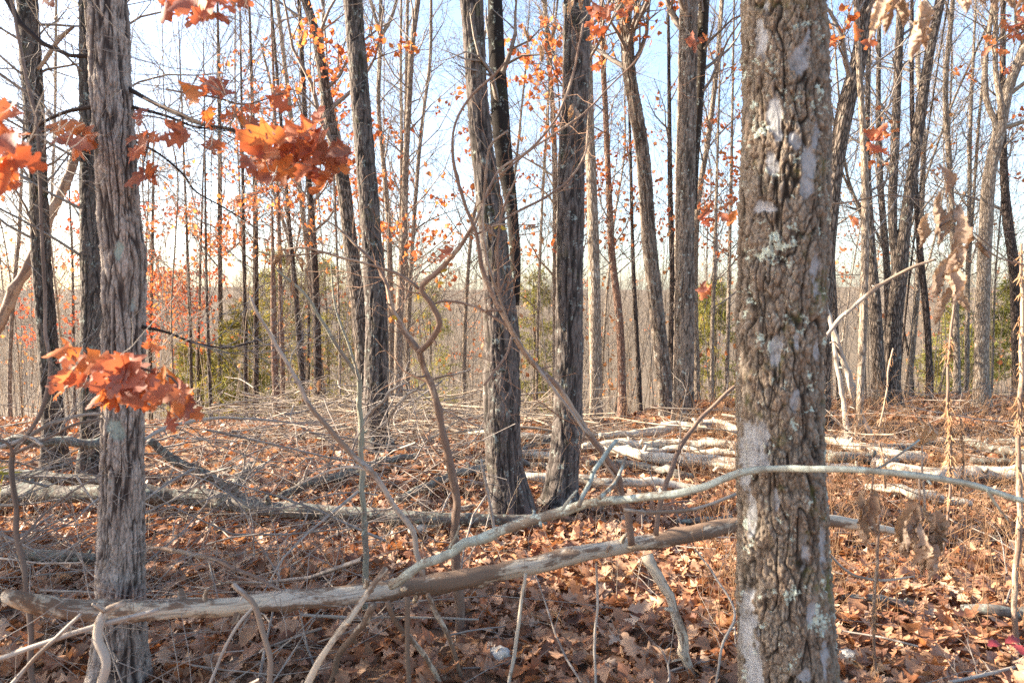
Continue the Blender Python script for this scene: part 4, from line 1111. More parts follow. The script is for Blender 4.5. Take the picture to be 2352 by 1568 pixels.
# poles at the far rise
sticks("leaning_pole", [d_([(1897, 705, 10), (1905, 730, 11), (1943, 846, 13), (1975, 950, 14), (2005, 1018, 16)], 8.0, 7.5)], 'stem_pale', "pale lichened pole leaning towards the plated trunk, foot by the pale logs", "pole", "poles leaning by the pale logs")
sticks("leaning_pole", [d_([(1911, 760, 8), (1917, 801, 9), (1939, 940, 11), (1948, 1016, 13)], 7.9, 7.5)], 'stem_pale', "thinner steep pole standing beside the lichened leaning pole", "pole", "poles leaning by the pale logs")
sticks("leaning_pole", [d_([(1880, 800, 9), (1924, 737, 9), (1980, 688, 9), (2044, 640, 8), (2100, 612, 7), (2150, 595, 5)], 7.4, 7.0)], 'stem_pale', "bent pale bough caught high over the poles, reaching to the hanging leaves", "pole", "poles leaning by the pale logs")
sticks("leaning_pole", [d_([(182, 320, 16), (165, 385, 19), (120, 490, 20), (70, 600, 22), (0, 735, 23), (-60, 860, 24), (-110, 975, 26)], 8.2, 8.0)], 'stem', "brown dead pole slanting behind the slender lichened trunk", "pole")
sticks("leaning_pole", [d_([(168, 62, 7), (140, 85, 9), (110, 130, 10), (88, 160, 8)], 5.9, 5.95)], 'stem', "crooked brown bough hung against the slender lichened trunk", "pole")

# ------------------------------------------------------------------ saplings near the camera
sticks("sapling", [d_([(1061, 1474, 24), (1054, 1355, 21), (1043, 1205, 20), (1043, 1130, 19), (1024, 1036, 18), (1009, 965, 17), (994, 902, 16), (968, 827, 15), (962, 805, 15), (980, 790, 14), (996, 775, 14), (1006, 746, 14), (988, 700, 13), (964, 664, 12), (994, 632, 13), (1028, 599, 12), (1069, 546, 10), (1090, 515, 8)], 3.15, 2.7),
    d_([(962, 803, 12), (926, 752, 10), (900, 700, 9), (881, 640, 8), (866, 606, 8), (821, 565, 6), (784, 527, 5), (740, 500, 3)], 3.0, 3.1),
    d_([(964, 664, 8), (923, 632, 7), (870, 614, 6), (784, 591, 6), (700, 570, 5), (640, 575, 3)], 2.85, 3.0),
    d_([(1084, 530, 7), (1120, 440, 6), (1144, 397, 6), (1215, 345, 6), (1283, 262, 6), (1310, 190, 6), (1340, 54, 4)], 2.72, 2.8),
    d_([(1150, 400, 5), (1240, 330, 5), (1340, 262, 5), (1400, 200, 4), (1470, 130, 3)], 2.78, 3.0),
    d_([(1090, 540, 6), (1200, 480, 6), (1300, 420, 5), (1345, 350, 5), (1350, 300, 3)], 2.72, 2.9),
    d_([(988, 700, 6), (1020, 690, 6), (1080, 700, 5), (1130, 720, 4)], 2.86, 2.8)],
    'stem', "twisted reddish brown sapling with an S-bend, standing between the near trunks", "sapling", None, 7, .5, 'twig_brown')
sticks("sapling", [d_([(1450, 1246, 15), (1440, 1167, 15), (1421, 1104, 15), (1391, 1047, 14), (1343, 975, 14), (1305, 914, 14), (1268, 872, 14), (1226, 835, 13), (1185, 779, 13), (1144, 704, 12), (1106, 614, 11), (1095, 544, 9), (1061, 450, 8), (1039, 356, 7), (1043, 290, 6), (1073, 229, 6), (1140, 169, 6), (1160, 144, 5)], 2.75, 2.4),
    d_([(1180, 770, 7), (1150, 735, 6), (1115, 715, 5), (1160, 712, 4)], 2.58, 2.55),
    d_([(1175, 775, 7), (1165, 810, 6), (1140, 845, 6), (1112, 885, 5)], 2.58, 2.5),
    d_([(1150, 690, 7), (1144, 600, 6), (1146, 540, 6), (1160, 470, 5), (1190, 400, 4)], 2.55, 2.5),
    d_([(1300, 905, 7), (1310, 960, 6), (1345, 985, 5), (1340, 1010, 4)], 2.66, 2.6),
    d_([(1385, 1040, 8), (1390, 1060, 7), (1410, 1090, 6), (1425, 1140, 4)], 2.7, 2.68)],
    'stem', "brown sapling stem slanting down to the long debarked log, wound with pale vine", "sapling", None, 6, .45, 'twig_brown')
sticks("vine", [d_([(1350, 1000, 7), (1300, 930, 7), (1262, 880, 7), (1215, 820, 7), (1180, 760, 6), (1150, 690, 6), (1120, 600, 6), (1108, 500, 6), (1118, 400, 6), (1130, 330, 5), (1168, 300, 4)], 2.62, 2.36)], 'stem_pale', "pale grey vine winding up the slanting brown sapling", "vine", None, 5, .4, 'brush')
sticks("sapling", [d_([(836, 1470, 15), (835, 1340, 14), (836, 1167, 13), (829, 1050, 12), (827, 930, 12), (821, 865, 11), (803, 835, 9), (784, 809, 9), (750, 752, 8), (694, 670, 7), (637, 621, 5)], 3.3, 3.1), d_([(827, 880, 7), (800, 790, 6), (770, 700, 5), (760, 600, 3)], 3.25, 3.3)], 'stem_green', "thin upright greenish sapling before the stout oak", "sapling", None, 4, .5, 'twig')
sticks("fallen_branch", [d_([(968, 1322, 14), (949, 1224, 14), (908, 1160, 13), (851, 1081, 13), (784, 1014, 12), (731, 955, 11), (671, 850, 10), (619, 767, 9), (592, 722, 7), (575, 680, 4)], 2.5, 2.3), d_([(860, 1090, 7), (820, 1075, 6), (760, 1080, 5), (690, 1110, 3)], 2.45, 2.5)], 'stem_pale', "long thin branch slanting up from the debarked log past the greenish sapling", "branch", None, 5, .4)
sticks("sapling", [d_([(74, 1590, 13), (68, 1420, 12), (56, 1310, 11), (44, 1230, 11), (32, 1100, 11), (30, 1046, 11), (60, 1000, 9), (90, 950, 9), (113, 880, 9), (108, 770, 8), (96, 560, 8), (84, 300, 8), (50, 120, 7), (20, -20, 7)], 2.35, 2.5), d_([(30, 1046, 8), (20, 1020, 7), (-30, 1000, 6)], 2.35, 2.3), d_([(36, 1040, 7), (110, 1005, 7), (170, 975, 6), (235, 960, 4)], 2.36, 2.4), d_([(46, 1250, 6), (90, 1190, 6), (150, 1140, 5), (230, 1090, 4)], 2.3, 2.5)], 'stem_dark', "dark brown crooked sapling rising past the debarked log's thick end", "sapling", None, 6, .6, 'twig')
sticks("fallen_branch", [d_([(1505, 1225, 12), (1515, 1150, 12), (1545, 1065, 11), (1575, 1005, 10), (1620, 950, 9), (1695, 880, 7)], 2.7, 2.9)], 'stem', "mauve-brown stick standing up from the debarked log beside the plated trunk", "branch", None, 3, .4)
sticks("fallen_branch", [d_([(1432, 1172, 8), (1500, 1176, 9), (1568, 1171, 9), (1630, 1158, 8), (1694, 1132, 7)], 2.55, 2.6)], 'stem_pale', "thin pale stick held level between the slanting sapling and the plated trunk", "branch")
sticks("fallen_branch", [d_([(326, 1011, 9), (360, 992, 9), (394, 977, 9), (487, 962, 7), (637, 966, 5), (700, 975, 3)], 3.6, 3.9)], 'stem_pale', "pale crooked twig lying across the air beside the near ridged trunk", "branch", None, 6, .4)
sticks("fallen_branch", [d_([(-20, 1035, 10), (70, 1000, 10), (110, 975, 9), (170, 955, 8), (235, 948, 5)], 2.4, 2.6), d_([(60, 1002, 8), (75, 1010, 9), (95, 1022, 7)], 2.4, 2.35)], 'stem_pale', "broken pale branch across the dark crooked sapling", "branch", None, 4, .4)
sticks("fallen_branch", [d_([(330, 1258, 9), (420, 1268, 11), (500, 1288, 10), (580, 1320, 9), (660, 1362, 7)], 2.9, 2.6)], 'stem', "curved brown branch arching down to the debarked log", "branch", None, 4, .4)
sticks("fallen_branch", [d_([(880, 985, 7), (905, 940, 7), (945, 900, 8), (1000, 870, 6), (1080, 850, 4)], 5.5, 5.3), d_([(830, 975, 9), (850, 950, 9), (880, 920, 8), (900, 895, 7), (930, 880, 5)], 5.6, 5.4)], 'stem_pale', "grey antler-like branch beside the stout oak's foot", "branch", None, 5, .5)
sticks("fallen_branch", [d_([(1135, 1240, 7), (1128, 1180, 7), (1110, 1095, 7), (1105, 1055, 5)], 2.7, 2.8)], 'stem_pale', "thin pale stick standing before the middle oak's foot", "branch")
sticks("fallen_branch", [d_([(1640, 1590, 6), (1660, 1480, 7), (1690, 1410, 6), (1640, 1320, 5), (1595, 1260, 4)], 2.5, 2.9)], 'stem_pale', "forked straw-coloured twig beside the plated trunk's base", "branch", None, 4, .35)
sticks("fallen_branch", [d_([(1370, 1600, 6), (1365, 1480, 6), (1372, 1360, 6), (1370, 1290, 5)], 2.55, 2.7)], 'stem_pale', "thin upright tan twig beneath the debarked log", "branch")
sticks("fallen_branch", [d_([(470, 1600, 7), (510, 1500, 7), (560, 1420, 7), (600, 1380, 6)], 2.2, 2.3)], 'stem_pale', "straight grey stick propped under the log beside the hooked one", "branch")
sticks("fallen_branch", [d_([(690, 1412, 7), (780, 1417, 7), (900, 1416, 6), (1100, 1422, 4)], 2.9, 3.1)], 'stem_pale', "thin grey stick lying level on the leaves behind the log", "branch", None, 3, .3)
sticks("fallen_branch", [d_([(1380, 1580, 7), (1480, 1560, 8), (1570, 1530, 6), (1640, 1515, 3)], 2.6, 2.8)], 'stem_pale', "bleached stick on the leaves beside the plated trunk's base", "branch", None, 4, .25)
sticks("fallen_branch", [d_([(2180, 1568, 8), (2270, 1545, 8), (2330, 1530, 5)], 2.6, 2.75)], 'stem_pale', "pale stick in the leaves beside the red leaf", "branch", None, 4, .25)
sticks("fallen_branch", [d_([(1890, 1256, 6), (1960, 1320, 6), (2030, 1332, 6), (2100, 1322, 4)], 2.6, 2.6)], 'stem_pale', "bent tan twig beside the plated trunk, below the withered leaves", "branch", None, 4, .3)

# brush nobody could count
def stick_mass(name, n, xy, zf, L, r, mat, label, tilt=.12, az=None, sides=4, curve=.12, cat="brushwood"):
    g_ = np.random.default_rng(len(label))
    x, y = xy(g_, n)
    ln = L[0] + (L[1] - L[0]) * g_.random(n) ** 1.5
    a = (az(g_, n) if az else g_.random(n) * 6.283)
    dr = norm(np.stack([np.cos(a), np.sin(a), tilt * g_.normal(size=n) + .05], -1))
    N = 6
    p = np.stack([x, y, ground(x, y) + zf[0] + (zf[1] - zf[0]) * g_.random(n)], -1) - dr * ln[:, None] / 2
    pts = [p]
    for k in range(N - 1):
        pts.append(pts[-1] + dr * (ln / (N - 1))[:, None])
        dr = norm(dr + curve * g_.normal(size=dr.shape))
    Pt = np.stack(pts, 1)
    Pt[..., 2] = np.maximum(Pt[..., 2], ground(Pt[..., 0], Pt[..., 1]) + .01)
    R0 = r[0] + (r[1] - r[0]) * g_.random(n) ** 2.5
    R = R0[:, None] * np.linspace(1, .35, N)[None]
    b = B()
    V, Fq = tubes(Pt, R, sides)
    b.add(V, [Fq])
    tw = grow(Pt, R, 4, .25, 1, .35 * np.mean(L), .7, 3, .0, .2, .55, .0013, g_)
    V, Fq = tubes(tw[0], tw[1], 3)
    b.add(V, [Fq])
    o = b.build(name, mat, kind="stuff")
    o["label"], o["category"] = label, cat
flat = lambda sd: (lambda g_, n: g_.normal(size=n) * sd + np.where(g_.random(n) < .5, 0, math.pi))
stick_mass("brush_pile", 165, lambda g_, n: (-2.9 + 3.3 * g_.random(n), 6.9 + 2.0 * g_.random(n)), (.02, .36), (.5, 2.3), (.004, .022), M['brush'], "heap of bleached brushwood behind the stout oak and the twisted sapling", .12, flat(.4))
stick_mass("brushwood", 370, lambda g_, n: ((lambda y: (-0.82 * y + .75 * y * g_.random(n)))(2.7 + 4.6 * g_.random(n)), 2.7 + 4.6 * g_.random(n)), (.03, .75), (.4, 1.7), (.0025, .010), M['brush_grey'], "tangle of grey twigs around the dark mossy log", .35)
stick_mass("brushwood", 95, lambda g_, n: ((lambda y: (-0.80 * y + .5 * y * g_.random(n), y))(2.1 + 1.7 * g_.random(n))), (.05, .7), (.35, 1.2), (.0014, .005), M['brush_grey'], "thin tangled twigs about the long debarked log's thick end", .4)
stick_mass("twig_scatter", 620, lambda g_, n: wedge(n, 2.4, 8.6, g_), (.02, .12), (.2, 1.0), (.002, .007), M['brush_grey'], "small fallen twigs strewn over the leaves", .08)
stick_mass("brush_pile", 60, lambda g_, n: (0.2 + 3.2 * g_.random(n), 6.3 + 2.2 * g_.random(n)), (.02, .3), (.5, 1.8), (.004, .016), M['brush'], "bleached sticks strewn among the sunlit logs", .1, flat(.4))
stick_mass("brush_pile", 110, lambda g_, n: (3.2 + 4.6 * g_.random(n), 6.0 + 4.6 * g_.random(n)), (.02, .35), (.5, 1.8), (.004, .014), M['brush_grey'], "grey sticks strewn about the rise beyond the weeds", .15)

def weeds(name, n, xy, h, mat, label, lean=.25, rr=.0022, sprig=5):
    g_ = np.random.default_rng(len(label) + 3)
    x, y = xy(g_, n)
    hh = h[0] + (h[1] - h[0]) * g_.random(n) ** 1.6
    N = 5
    s = np.linspace(0, 1, N)
    ln = g_.normal(size=(n, 1, 2)) * lean * hh[:, None, None] * (s ** 1.5)[None, :, None]
    z0 = ground(x, y)
    Pt = np.stack([x[:, None] + ln[..., 0], y[:, None] + ln[..., 1], z0[:, None] + hh[:, None] * s[None] * (1 - .1 * s[None])], -1)
    R = (rr * (.6 + .8 * g_.random(n)))[:, None] * (1 - .6 * s)[None]
    b = B()
    V, Fq = tubes(Pt, R, 3)
    b.add(V, [Fq], tint=np.zeros(len(V)))
    tw = grow(Pt, R, sprig, .35, 1, .13, .7, 3, .4, .2, .6, .0009, g_)
    V, Fq = tubes(tw[0], tw[1], 3)
    b.add(V, [Fq], tint=np.zeros(len(V)))
    o = b.build(name, mat, kind="stuff")
    o["label"], o["category"] = label, "weeds"
weeds("dry_weeds", 1700, lambda g_, n: (lambda y: (.28 * y + .62 * y * g_.random(n), y))(2.9 + 6.5 * g_.random(n) ** .9), (.15, .85), M['weed'], "dry tan weeds standing among the logs beyond the plated trunk", .3)
weeds("dry_weeds", 360, lambda g_, n: (.1 + 3.2 * g_.random(n), 5.0 + 3.2 * g_.random(n)), (.12, .75), M['weed'], "dry orange weed stems before the sunlit heap of logs", .18)
weeds("dry_weeds", 420, lambda g_, n: (-4.5 + 5.2 * g_.random(n), 3.4 + 5 * g_.random(n)), (.12, .55), M['brush'], "pale grass stems among the brushwood", .35)

# ------------------------------------------------------------------ leaf sprays, withered leaves, weed stalks, rocks
g = np.random.default_rng(42)
def place_leaf(parent, p, length, tip, facing, me, name="leaf"):
    tip = norm(np.asarray(tip, float))
    z = np.asarray(facing, float)
    z = norm(z - tip * np.dot(z, tip))
    xax = np.cross(tip, z)
    o = bpy.data.objects.new(name, me)
    COL.objects.link(o)
    o.parent = parent
    r = parent
    while r.parent:
        r = r.parent
    m = Matrix(((xax[0], tip[0], z[0]), (xax[1], tip[1], z[1]), (xax[2], tip[2], z[2])))
    o.rotation_euler = m.to_euler()
    o.scale = (length,) * 3
    o.location = Vector([float(v) for v in np.asarray(p) - np.array(r.location)])
    return o

def spray(parent, spots, seed=1, meshes=SPRAY):
    """spots: (x, y, d, n, spread_px, length_px)"""
    g_ = np.random.default_rng(seed)
    for x, y, d, n, sp, lpx in spots:
        for _ in range(n):
            if g_.random() < .16:
                continue
            dd = d + g_.normal() * .06
            a = P(x + g_.normal() * sp * .55, y + g_.normal() * sp * .45, dd)
            ln = lpx * scale_at(y, d) * (.6 + .5 * g_.random())
            tip = np.array([g_.normal() * .9, g_.normal() * .35, -.55 + g_.normal() * .5])
            fc = np.array([-.35 + g_.normal() * .5, -1 + g_.normal() * .25, .35 + g_.normal() * .5])
            place_leaf(parent, a - norm(tip) * ln * .45, ln, tip, fc, meshes[int(g_.integers(len(meshes)))])

def limb_thing(name, paths, mat, label, cat, spots, seed, meshes=SPRAY, twigs=6):
    rt = sticks(name, paths, mat, label, cat, None, twigs, .3, 'twig', partname="stem")
    spray(rt, spots, seed, meshes)
    return rt

limb_thing("oak_branch", [d_([(330, 225, 6), (400, 255, 6), (470, 285, 6), (540, 298, 5), (600, 318, 5), (660, 340, 4), (720, 345, 3)], 2.5, 2.15)], 'stem_dark', "oak twig ending in the big bunch of russet leaves before the sky", "oak branch",
    [(610, 330, 2.1, 10, 42, 105), (690, 340, 2.1, 12, 46, 105), (660, 300, 2.1, 6, 50, 90), (750, 375, 2.12, 7, 34, 95), (625, 395, 2.12, 6, 40, 85), (700, 405, 2.1, 5, 40, 80), (575, 385, 2.15, 3, 20, 70), (775, 340, 2.1, 3, 20, 70)], 3)
limb_thing("oak_branch", [d_([(380, 205, 4), (430, 215, 5), (500, 225, 5), (560, 240, 4), (650, 215, 3)], 2.4, 2.3)], 'stem_dark', "oak twig with a few bright orange leaves above the big russet bunch", "oak branch",
    [(455, 190, 2.3, 3, 22, 75), (500, 195, 2.3, 4, 24, 80), (545, 250, 2.3, 4, 26, 70), (470, 262, 2.3, 2, 12, 60), (638, 225, 2.35, 2, 16, 55)], 4)
limb_thing("oak_branch", [d_([(296, 262, 4), (330, 285, 4), (340, 330, 4), (330, 385, 3), (345, 420, 3)], 2.55, 2.45), d_([(300, 262, 4), (380, 275, 4), (430, 295, 3), (500, 325, 2)], 2.55, 2.5)], 'stem_dark', "drooping oak twig of orange leaves close against the near ridged trunk", "oak branch",
    [(325, 270, 2.45, 3, 20, 60), (335, 320, 2.45, 4, 20, 65), (318, 350, 2.45, 3, 16, 60), (335, 395, 2.45, 5, 24, 70), (420, 300, 2.45, 4, 22, 68), (488, 325, 2.45, 2, 10, 60)], 5)
limb_thing("oak_branch", [d_([(60, 330, 4), (100, 300, 5), (150, 300, 5), (205, 320, 4)], 2.5, 2.45)], 'stem_dark', "oak twig with two broad orange leaves between the near trunk and the slender one", "oak branch",
    [(155, 285, 2.4, 2, 14, 80), (190, 325, 2.4, 4, 18, 95), (150, 310, 2.4, 2, 16, 80)], 6)
limb_thing("oak_branch", [d_([(-60, 300, 5), (-10, 330, 6), (40, 355, 6), (100, 350, 4)], 1.45, 1.5)], 'stem_dark', "blurred close spray of large brown oak leaves reaching in beside the slender trunk", "oak branch",
    [(5, 260, 1.4, 4, 28, 150), (15, 320, 1.4, 3, 24, 130), (10, 390, 1.42, 5, 26, 110), (40, 360, 1.42, 3, 24, 90), (12, 430, 1.42, 3, 18, 80)], 7)
limb_thing("oak_branch", [d_([(230, 800, 4), (200, 830, 5), (260, 830, 6), (340, 850, 6), (400, 870, 5), (420, 920, 4)], 1.75, 1.72)], 'stem_dark', "low spray of brilliant orange oak leaves before the near ridged trunk", "oak branch",
    [(165, 815, 1.7, 7, 22, 84), (150, 870, 1.7, 6, 22, 86), (225, 835, 1.7, 10, 36, 108), (285, 860, 1.68, 12, 38, 118), (240, 905, 1.7, 6, 24, 95), (300, 905, 1.68, 6, 26, 95), (370, 860, 1.7, 7, 28, 86), (400, 900, 1.7, 9, 30, 95), (415, 935, 1.7, 5, 20, 84), (355, 795, 1.72, 2, 12, 70), (385, 960, 1.7, 2, 10, 55)], 8)
limb_thing("oak_branch", [d_([(330, -60, 5), (420, -30, 5), (500, -10, 4), (560, -5, 3)], 2.0, 1.95)], 'stem_dark', "bunch of russet oak leaves hanging in at the very top edge", "oak branch",
    [(420, 10, 1.95, 5, 26, 85), (480, 10, 1.95, 6, 26, 90), (505, 40, 1.95, 2, 12, 60), (550, 5, 1.95, 2, 10, 60), (378, 5, 1.95, 1, 4, 50), (100, -5, 2.2, 2, 14, 60)], 9)
limb_thing("oak_branch", [d_([(1400, -40, 5), (1380, 20, 5), (1372, 70, 4), (1365, 110, 3)], 4.3, 4.2)], 'stem_dark', "bunch of bright orange oak leaves beside the straight blackish oak's upper trunk", "oak branch",
    [(1380, 30, 4.2, 6, 22, 40), (1375, 70, 4.2, 8, 22, 42), (1400, 30, 4.2, 4, 18, 36), (1370, 155, 4.2, 4, 14, 34), (1450, 20, 4.4, 6, 20, 36)], 10)
limb_thing("oak_branch", [d_([(1630, 90, 4), (1605, 95, 4), (1580, 105, 3)], 6.5, 6.4)], 'stem_dark', "small bunch of orange leaves before the double trunk", "oak branch", [(1592, 98, 6.4, 7, 18, 34), (1608, 92, 6.4, 4, 10, 34)], 11)
limb_thing("oak_branch", [d_([(1700, 500, 3), (1680, 485, 3), (1660, 480, 3)], 5.5, 5.4)], 'stem_dark', "small bunch of dark orange leaves beside the plated trunk at mid height", "oak branch", [(1670, 492, 5.4, 5, 14, 42), (1615, 500, 5.4, 4, 14, 34), (1628, 670, 5.2, 4, 14, 44), (1612, 660, 5.2, 2, 8, 36)], 12)
limb_thing("oak_branch", [d_([(1890, 470, 4), (1960, 463, 4), (2025, 448, 4), (2130, 466, 3), (2230, 530, 3), (2330, 610, 3)], 2.6, 2.2)], 'stem_dark', "wiry twig stretched out from the plated trunk with red-brown leaves on it", "oak branch",
    [(1955, 505, 2.9, 3, 16, 48), (2000, 300, 4.5, 6, 26, 40), (2020, 350, 4.5, 4, 18, 40), (1912, 98, 4.2, 4, 14, 42), (1990, 90, 4.2, 5, 20, 44)], 13)
limb_thing("oak_branch", [d_([(2380, 60, 5), (2340, 80, 5), (2300, 100, 4), (2270, 110, 3)], 4.6, 4.5)], 'stem_dark', "airy branch of small orange leaves high over the pale forked trunk", "oak branch",
    [(2330, 75, 4.5, 9, 30, 36), (2290, 105, 4.5, 7, 26, 34), (2345, 40, 4.5, 6, 24, 36), (2300, 150, 4.5, 3, 20, 30)], 14)
# single leaves caught on the twisted sapling
lt = root("caught_leaf", P(1030, 580, 2.7), "single red oak leaf caught on the twisted sapling", "leaf")
spray(lt, [(1030, 583, 2.65, 1, 1, 62)], 21)
YEL = [mesh_data("yellow_leaf", *leaf_mesh(lr, 9, (-1, 0, 1), .5), M['yellow_leaf']) for _ in range(3)]
yt = root("yellow_sprig", P(1000, 620, 2.72), "few small yellow leaves on the twisted sapling's upper twigs", "leaf sprig")
spray(yt, [(1015, 650, 2.7, 1, 2, 22), (1020, 622, 2.7, 1, 2, 24), (985, 625, 2.7, 1, 2, 18), (960, 680, 2.8, 1, 2, 18), (1145, 520, 2.6, 2, 8, 24), (903, 728, 2.9, 1, 2, 18)], 22, YEL)

RED = mesh_data("red_leaf", *leaf_mesh(lr, 15, (-1, -.5, 0, .5, 1), .7), leaf_mat("crimson_leaf", [(0.20, 0.03, 0.04), (0.24, 0.045, 0.045)], .2, None, 1.3, 9))
q_ = P(2308, 1486, 2.75)
rl = root("fallen_leaf", q_, "crimson fallen leaf lying among the brown ones by the short weathered log", "leaf")
for dx, tp in ((0, (.8, .2, .1)), (-.02, (-.7, -.3, .05)), (.02, (.3, -.6, -.2))):
    place_leaf(rl, q_ + np.array([dx, 0, .02]), .075, tp, (-.2, -.5, 1), RED)

def wither_mesh(gx):
    n, m = 34, 9
    t = np.linspace(0, 1, n)
    s = np.linspace(-1, 1, m)
    wd = .125 * np.sin(math.pi * np.clip(t, .03, 1) ** .8) ** .8 * (1 + .22 * np.sin(t * 9 + gx.random() * 6) + .10 * gx.normal(size=n)) + .006
    roll = (1.1 + 1.7 * gx.random()) * (0.5 + t)
    ph = s[None] * roll[:, None] + .5 * np.sin(t * 5 + gx.random() * 6)[:, None]
    X = wd[:, None] * np.sin(ph) * (1 + .12 * np.abs(s)[None] * gx.normal(size=(n, 1))) + .05 * np.sin(t * 6 + gx.random() * 6)[:, None]
    Z = wd[:, None] * (1 - np.cos(ph)) + .12 * np.sin(t * 3.3 + gx.random() * 6)[:, None]
    Y = t[:, None] + .02 * gx.normal(size=(n, m)) * np.abs(s)[None] - .12 * np.abs(s)[None] * t[:, None]
    V = np.stack([X, Y, Z], -1) + .007 * gx.normal(size=(n, m, 3))
    i = np.arange(n * m).reshape(n, m)
    return V.reshape(-1, 3), np.stack([i[:-1, :-1], i[:-1, 1:], i[1:, 1:], i[1:, :-1]], -1).reshape(-1, 4)
def ragged(vf):
    V, Fq = vf
    return V, Fq[lr.random(len(Fq)) > .015]
WITH = [mesh_data("withered_leaf", *ragged(wither_mesh(lr)), M['wither']) for _ in range(8)]
BEIG = [mesh_data("beige_leaf", *wither_mesh(lr), M['beige_leaf']) for _ in range(3)]

def withered(label, paths, leaves, seed, meshes=WITH, mat='stem'):
    g_ = np.random.default_rng(seed)
    rt = sticks("withered_sprig", paths, mat, label, "dead leaves", partname="stem")
    for x0, y0, x1, y1, d in leaves:
        a, b_ = P(x0, y0, d), P(x1, y1, d + g_.normal() * .02)
        place_leaf(rt, a, float(np.linalg.norm(b_ - a)), b_ - a, [g_.normal() * .5, -1, .2 + g_.normal() * .3], meshes[int(g_.integers(len(meshes)))])
withered("long withered brown leaves dangling on a twig before the bent slim trunk", [d_([(2352, 610, 4), (2290, 590, 4), (2230, 535, 4), (2200, 500, 3)], 1.9, 1.9), d_([(2230, 535, 3), (2195, 470, 3), (2160, 380, 2)], 1.9, 1.9)],
    [(2157, 376, 2178, 460, 1.9), (2170, 440, 2150, 570, 1.9), (2180, 480, 2150, 545, 1.9), (2130, 490, 2112, 575, 1.92), (2216, 470, 2196, 620, 1.9), (2200, 560, 2145, 690, 1.88), (2208, 570, 2165, 640, 1.88), (2195, 640, 2225, 720, 1.88), (2190, 640, 2150, 752, 1.88), (2215, 590, 2238, 605, 1.9), (2235, 560, 2280, 590, 1.9), (2205, 600, 2185, 700, 1.87)], 31)
withered("pair of grey-brown withered leaves hanging low beside the plated trunk", [d_([(2010, 1060, 4), (2004, 1110, 4), (2000, 1150, 3)], 1.9, 1.9)],
    [(1990, 1120, 1996, 1262, 1.9), (2000, 1130, 2012, 1240, 1.9), (1986, 1125, 1978, 1200, 1.9)], 32)
withered("clump of curled withered leaves hanging under the arching lichened branch", [d_([(2110, 1100, 4), (2112, 1140, 4), (2108, 1200, 3)], 1.8, 1.8)],
    [(2080, 1140, 2085, 1290, 1.8), (2100, 1150, 2090, 1270, 1.8), (2128, 1150, 2166, 1250, 1.8), (2140, 1170, 2150, 1320, 1.8), (2105, 1180, 2125, 1330, 1.8), (2120, 1200, 2100, 1310, 1.78), (2095, 1200, 2072, 1280, 1.8), (2150, 1240, 2130, 1335, 1.8)], 33)
withered("big pale withered leaf hanging at the top edge before the half hidden leaning trunk", [d_([(2060, -40, 5), (2050, -10, 4), (2040, 10, 3)], 1.5, 1.5)],
    [(2050, -40, 2000, 95, 1.5), (2065, -30, 2030, 80, 1.5), (2020, -30, 2010, 60, 1.52), (2072, -30, 2070, 75, 1.5)], 34)
withered("curled brown leaf hanging alone at the top edge over the V-forked trunk", [d_([(2112, -30, 3), (2112, 10, 3), (2112, 30, 2)], 1.6, 1.6)], [(2112, 10, 2105, 142, 1.6), (2108, 40, 2122, 120, 1.6)], 35)
withered("row of brown withered leaves along the top edge over the pale forked trunk", [d_([(2180, -30, 5), (2260, -20, 5), (2360, -20, 5)], 1.6, 1.6)],
    [(2210, -30, 2215, 40, 1.6), (2240, -30, 2262, 20, 1.6), (2280, -30, 2290, 28, 1.6), (2310, -40, 2330, 22, 1.6), (2345, -30, 2335, 30, 1.6)], 36)
withered("three pale beige leaves on a thin stalk above the sunlit logs", [d_([(2125, 1180, 4), (2120, 1090, 4), (2116, 1022, 3)], 4.4, 4.4)], [(2114, 1022, 2086, 985, 4.4), (2116, 1020, 2108, 950, 4.4), (2117, 1022, 2134, 960, 4.4), (2112, 1000, 2085, 968, 4.4)], 37, BEIG, 'stem_pale')
withered("brown shrivelled leaves at the greenish sapling's tip", [d_([(640, 590, 4), (700, 585, 4), (760, 580, 3)], 3.0, 3.0)], [(650, 565, 628, 615, 3), (655, 570, 660, 620, 3), (680, 585, 700, 625, 3), (672, 640, 676, 690, 3), (700, 615, 712, 640, 3), (745, 830, 760, 855, 3.2), (740, 870, 725, 905, 3.2), (705, 905, 690, 925, 3.2)], 38)
withered("shrivelled leaves hanging in the slanting sapling's fork", [d_([(1105, 540, 4), (1130, 520, 4), (1170, 515, 3)], 2.5, 2.5)], [(1100, 528, 1150, 512, 2.5), (1115, 520, 1145, 545, 2.5), (1125, 520, 1128, 556, 2.5), (1205, 525, 1240, 518, 2.6), (1245, 540, 1248, 565, 2.6)], 39)
withered("shrivelled leaves hanging on the straight blackish oak's upper trunk", [d_([(1320, -20, 4), (1318, 0, 3), (1316, 15, 3)], 4.6, 4.6)], [(1316, -15, 1306, 42, 4.7), (1330, -15, 1338, 30, 4.7), (1318, 240, 1305, 285, 4.7), (1326, 250, 1320, 290, 4.7), (1243, 105, 1246, 145, 4.7), (1268, 58, 1270, 92, 4.7), (1206, 60, 1212, 100, 4.7)], 40)

